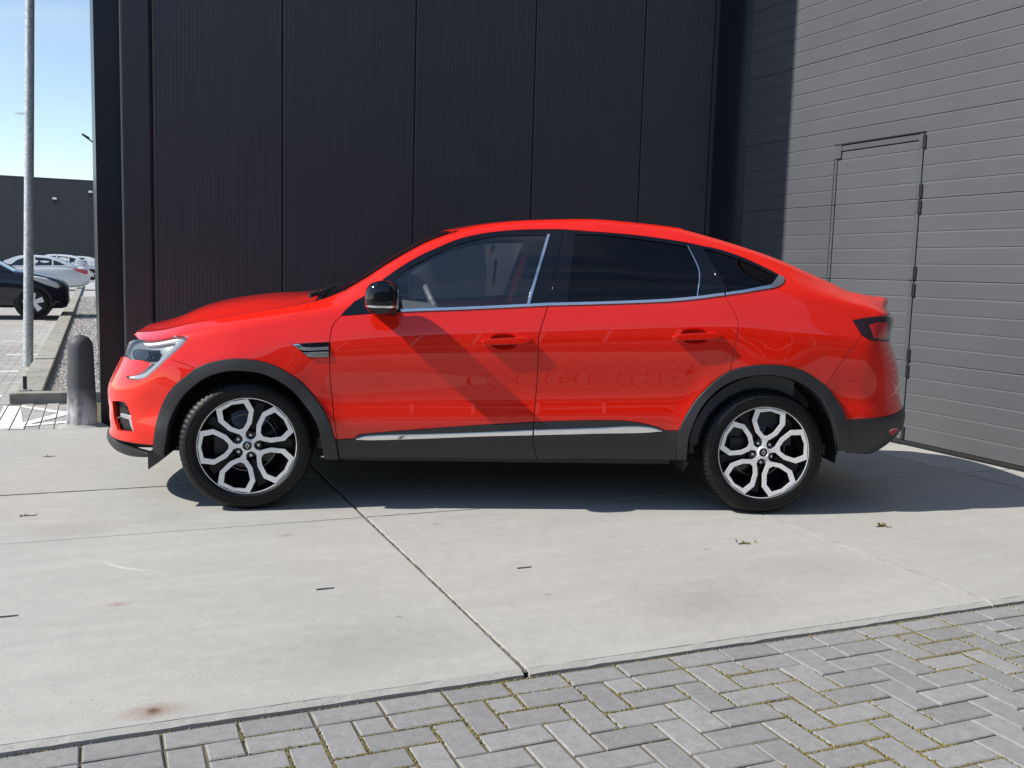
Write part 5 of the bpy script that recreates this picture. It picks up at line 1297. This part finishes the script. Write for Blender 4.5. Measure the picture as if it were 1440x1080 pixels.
    mb = MB(); mb.lathe([(.0, -.0945), (.0215, -.0945), (.0235, -.092)], 40, 'y'); mb.build('hub_cap', M['black_gloss'], w, True, angle=40)
    V, F = rim_shape([(.0165, 0), (0, .0115), (-.0165, 0), (0, -.0115)], [(.0095, -.0005), (0, .0055), (-.0095, .0005), (0, -.0055)], -.1085, -.105, math.radians(90)); MB().add(V, F).build('hub_emblem', M['steel'], w)
    mb = MB(); mb.lathe([(.0, -.01), (.08, -.012), (.085, .0), (.150, .0), (.150, .02), (.0, .022)], 64, 'y'); mb.build('brake_disc', M['disc'], w, True, angle=30)
    mb = MB(); mb.box(-.17, -.085, -.03, .045, -.06, .07); mb.build('brake_caliper', M['grey_plastic'], w, bevel=.012)
    mb = MB(); mb.lathe([(.0, .05), (.20, .06)], 40, 'y'); mb.build('dust_shield', M['black_plastic'], w)
    return w
WZ = .3365
STEER = math.radians(8.5)
w1 = make_wheel(37); w1.location = (0, -.786, WZ); w1.rotation_euler = (0, 0, STEER)
w2 = make_wheel(12); w2.location = (2.72, -.786, WZ)
w3 = copy_tree(w1); w3.location = (0, .786, WZ); w3.rotation_euler = (0, 0, math.pi + STEER)
w4 = copy_tree(w2); w4.location = (2.72, .786, WZ); w4.rotation_euler = (0, 0, math.pi)
# inside
mb = MB(); mb.box(.35, 3.2, -.72, .72, .30, .36); mb.box(.42, .50, -.74, .74, .3, .98); mb.box(2.95, 3.05, -.62, .62, .3, 1.0)
for sg in (-1, 1): mb.box(.5, 2.9, sg * .79, sg * .74, .36, .98)
mb.build('cabin_trim', M['interior'], car)
mb = MB(); mb.box(.42, .98, -.73, .73, .80, 1.03, lambda x, y, z: (x, y, z + (.05 if x < .6 else 0) * (1 if z > .9 else 0))); mb.build('dashboard', M['interior'], car, bevel=.04)
mb = MB(); mb.box(1.25, 2.35, -.50, .50, 1.462, 1.478); mb.build('headliner', M['headliner'], car)
def rbox(mb, c, h, tilt=0, bev=None):
    cx, cy, cz = c; ct_, st_ = math.cos(tilt), math.sin(tilt)
    mb.box(-h[0], h[0], -h[1], h[1], -h[2], h[2], lambda x, y, z: (cx + x * ct_ + z * st_, cy + y, cz - x * st_ + z * ct_))
for sg in (-1, 1):
    st_ = empty('seat', (1.45, sg * .37, 0)); st_.parent = car
    mb = MB(); rbox(mb, (-.08, 0, .58), (.27, .25, .08), -.12); mb.build('cushion', M['leather'], st_, True, bevel=.045, angle=60)
    mb = MB(); rbox(mb, (.27, 0, .88), (.075, .24, .31), .32); mb.build('backrest', M['leather'], st_, True, bevel=.05, angle=60)
    mb = MB(); rbox(mb, (.40, 0, 1.26), (.05, .13, .085), .25); mb.build('headrest', M['leather'], st_, True, bevel=.035, angle=60)
mb = MB(); rbox(mb, (2.55, 0, .62), (.28, .62, .09), -.1); rbox(mb, (2.88, 0, .92), (.08, .62, .30), .4); mb.build('rear_bench', M['leather'], car, True, bevel=.04, angle=60)
mb = MB(); n = 32; sc = Vector((.99, -.37, 1.0)); ax = Vector((-.88, 0, -.47)).normalized(); u_ = Vector((0, 1, 0)); v_ = ax.cross(u_)
for k in range(n):
    a, b = 2 * math.pi * k / n, 2 * math.pi * (k + 1) / n
    mb.tube(sc + (u_ * math.cos(a) + v_ * math.sin(a)) * .18, sc + (u_ * math.cos(b) + v_ * math.sin(b)) * .18, .017, n=8, caps=False)
for a in (0, math.pi, 1.5 * math.pi): mb.tube(sc + ax * .02, sc + (u_ * math.cos(a) + v_ * math.sin(a)) * .17, .018, n=8)
mb.tube(sc, sc + ax * .30, .05, n=12); mb.build('steering_wheel', M['leather'], car, True, angle=50)
for sg in (-1, 1):
    mb = MB(); a, b = (Vector((1.355, sg * .62, 1.10)), Vector((1.432, sg * .62, 1.345))) if sg < 0 else (Vector((1.345, .62, 1.16)), Vector((1.36, .62, 1.33))); q = Vector((.010, sg * .012, -.003))
    mb.add([a - q, a + q, b + q, b - q, a - q + Vector((0, .002, 0)), a + q + Vector((0, .002, 0)), b + q + Vector((0, .002, 0)), b - q + Vector((0, .002, 0))], [(0, 1, 2, 3), (7, 6, 5, 4), (0, 4, 5, 1), (1, 5, 6, 2), (2, 6, 7, 3), (3, 7, 4, 0)])
    mb.build('seat_belt', M['belt'], car)
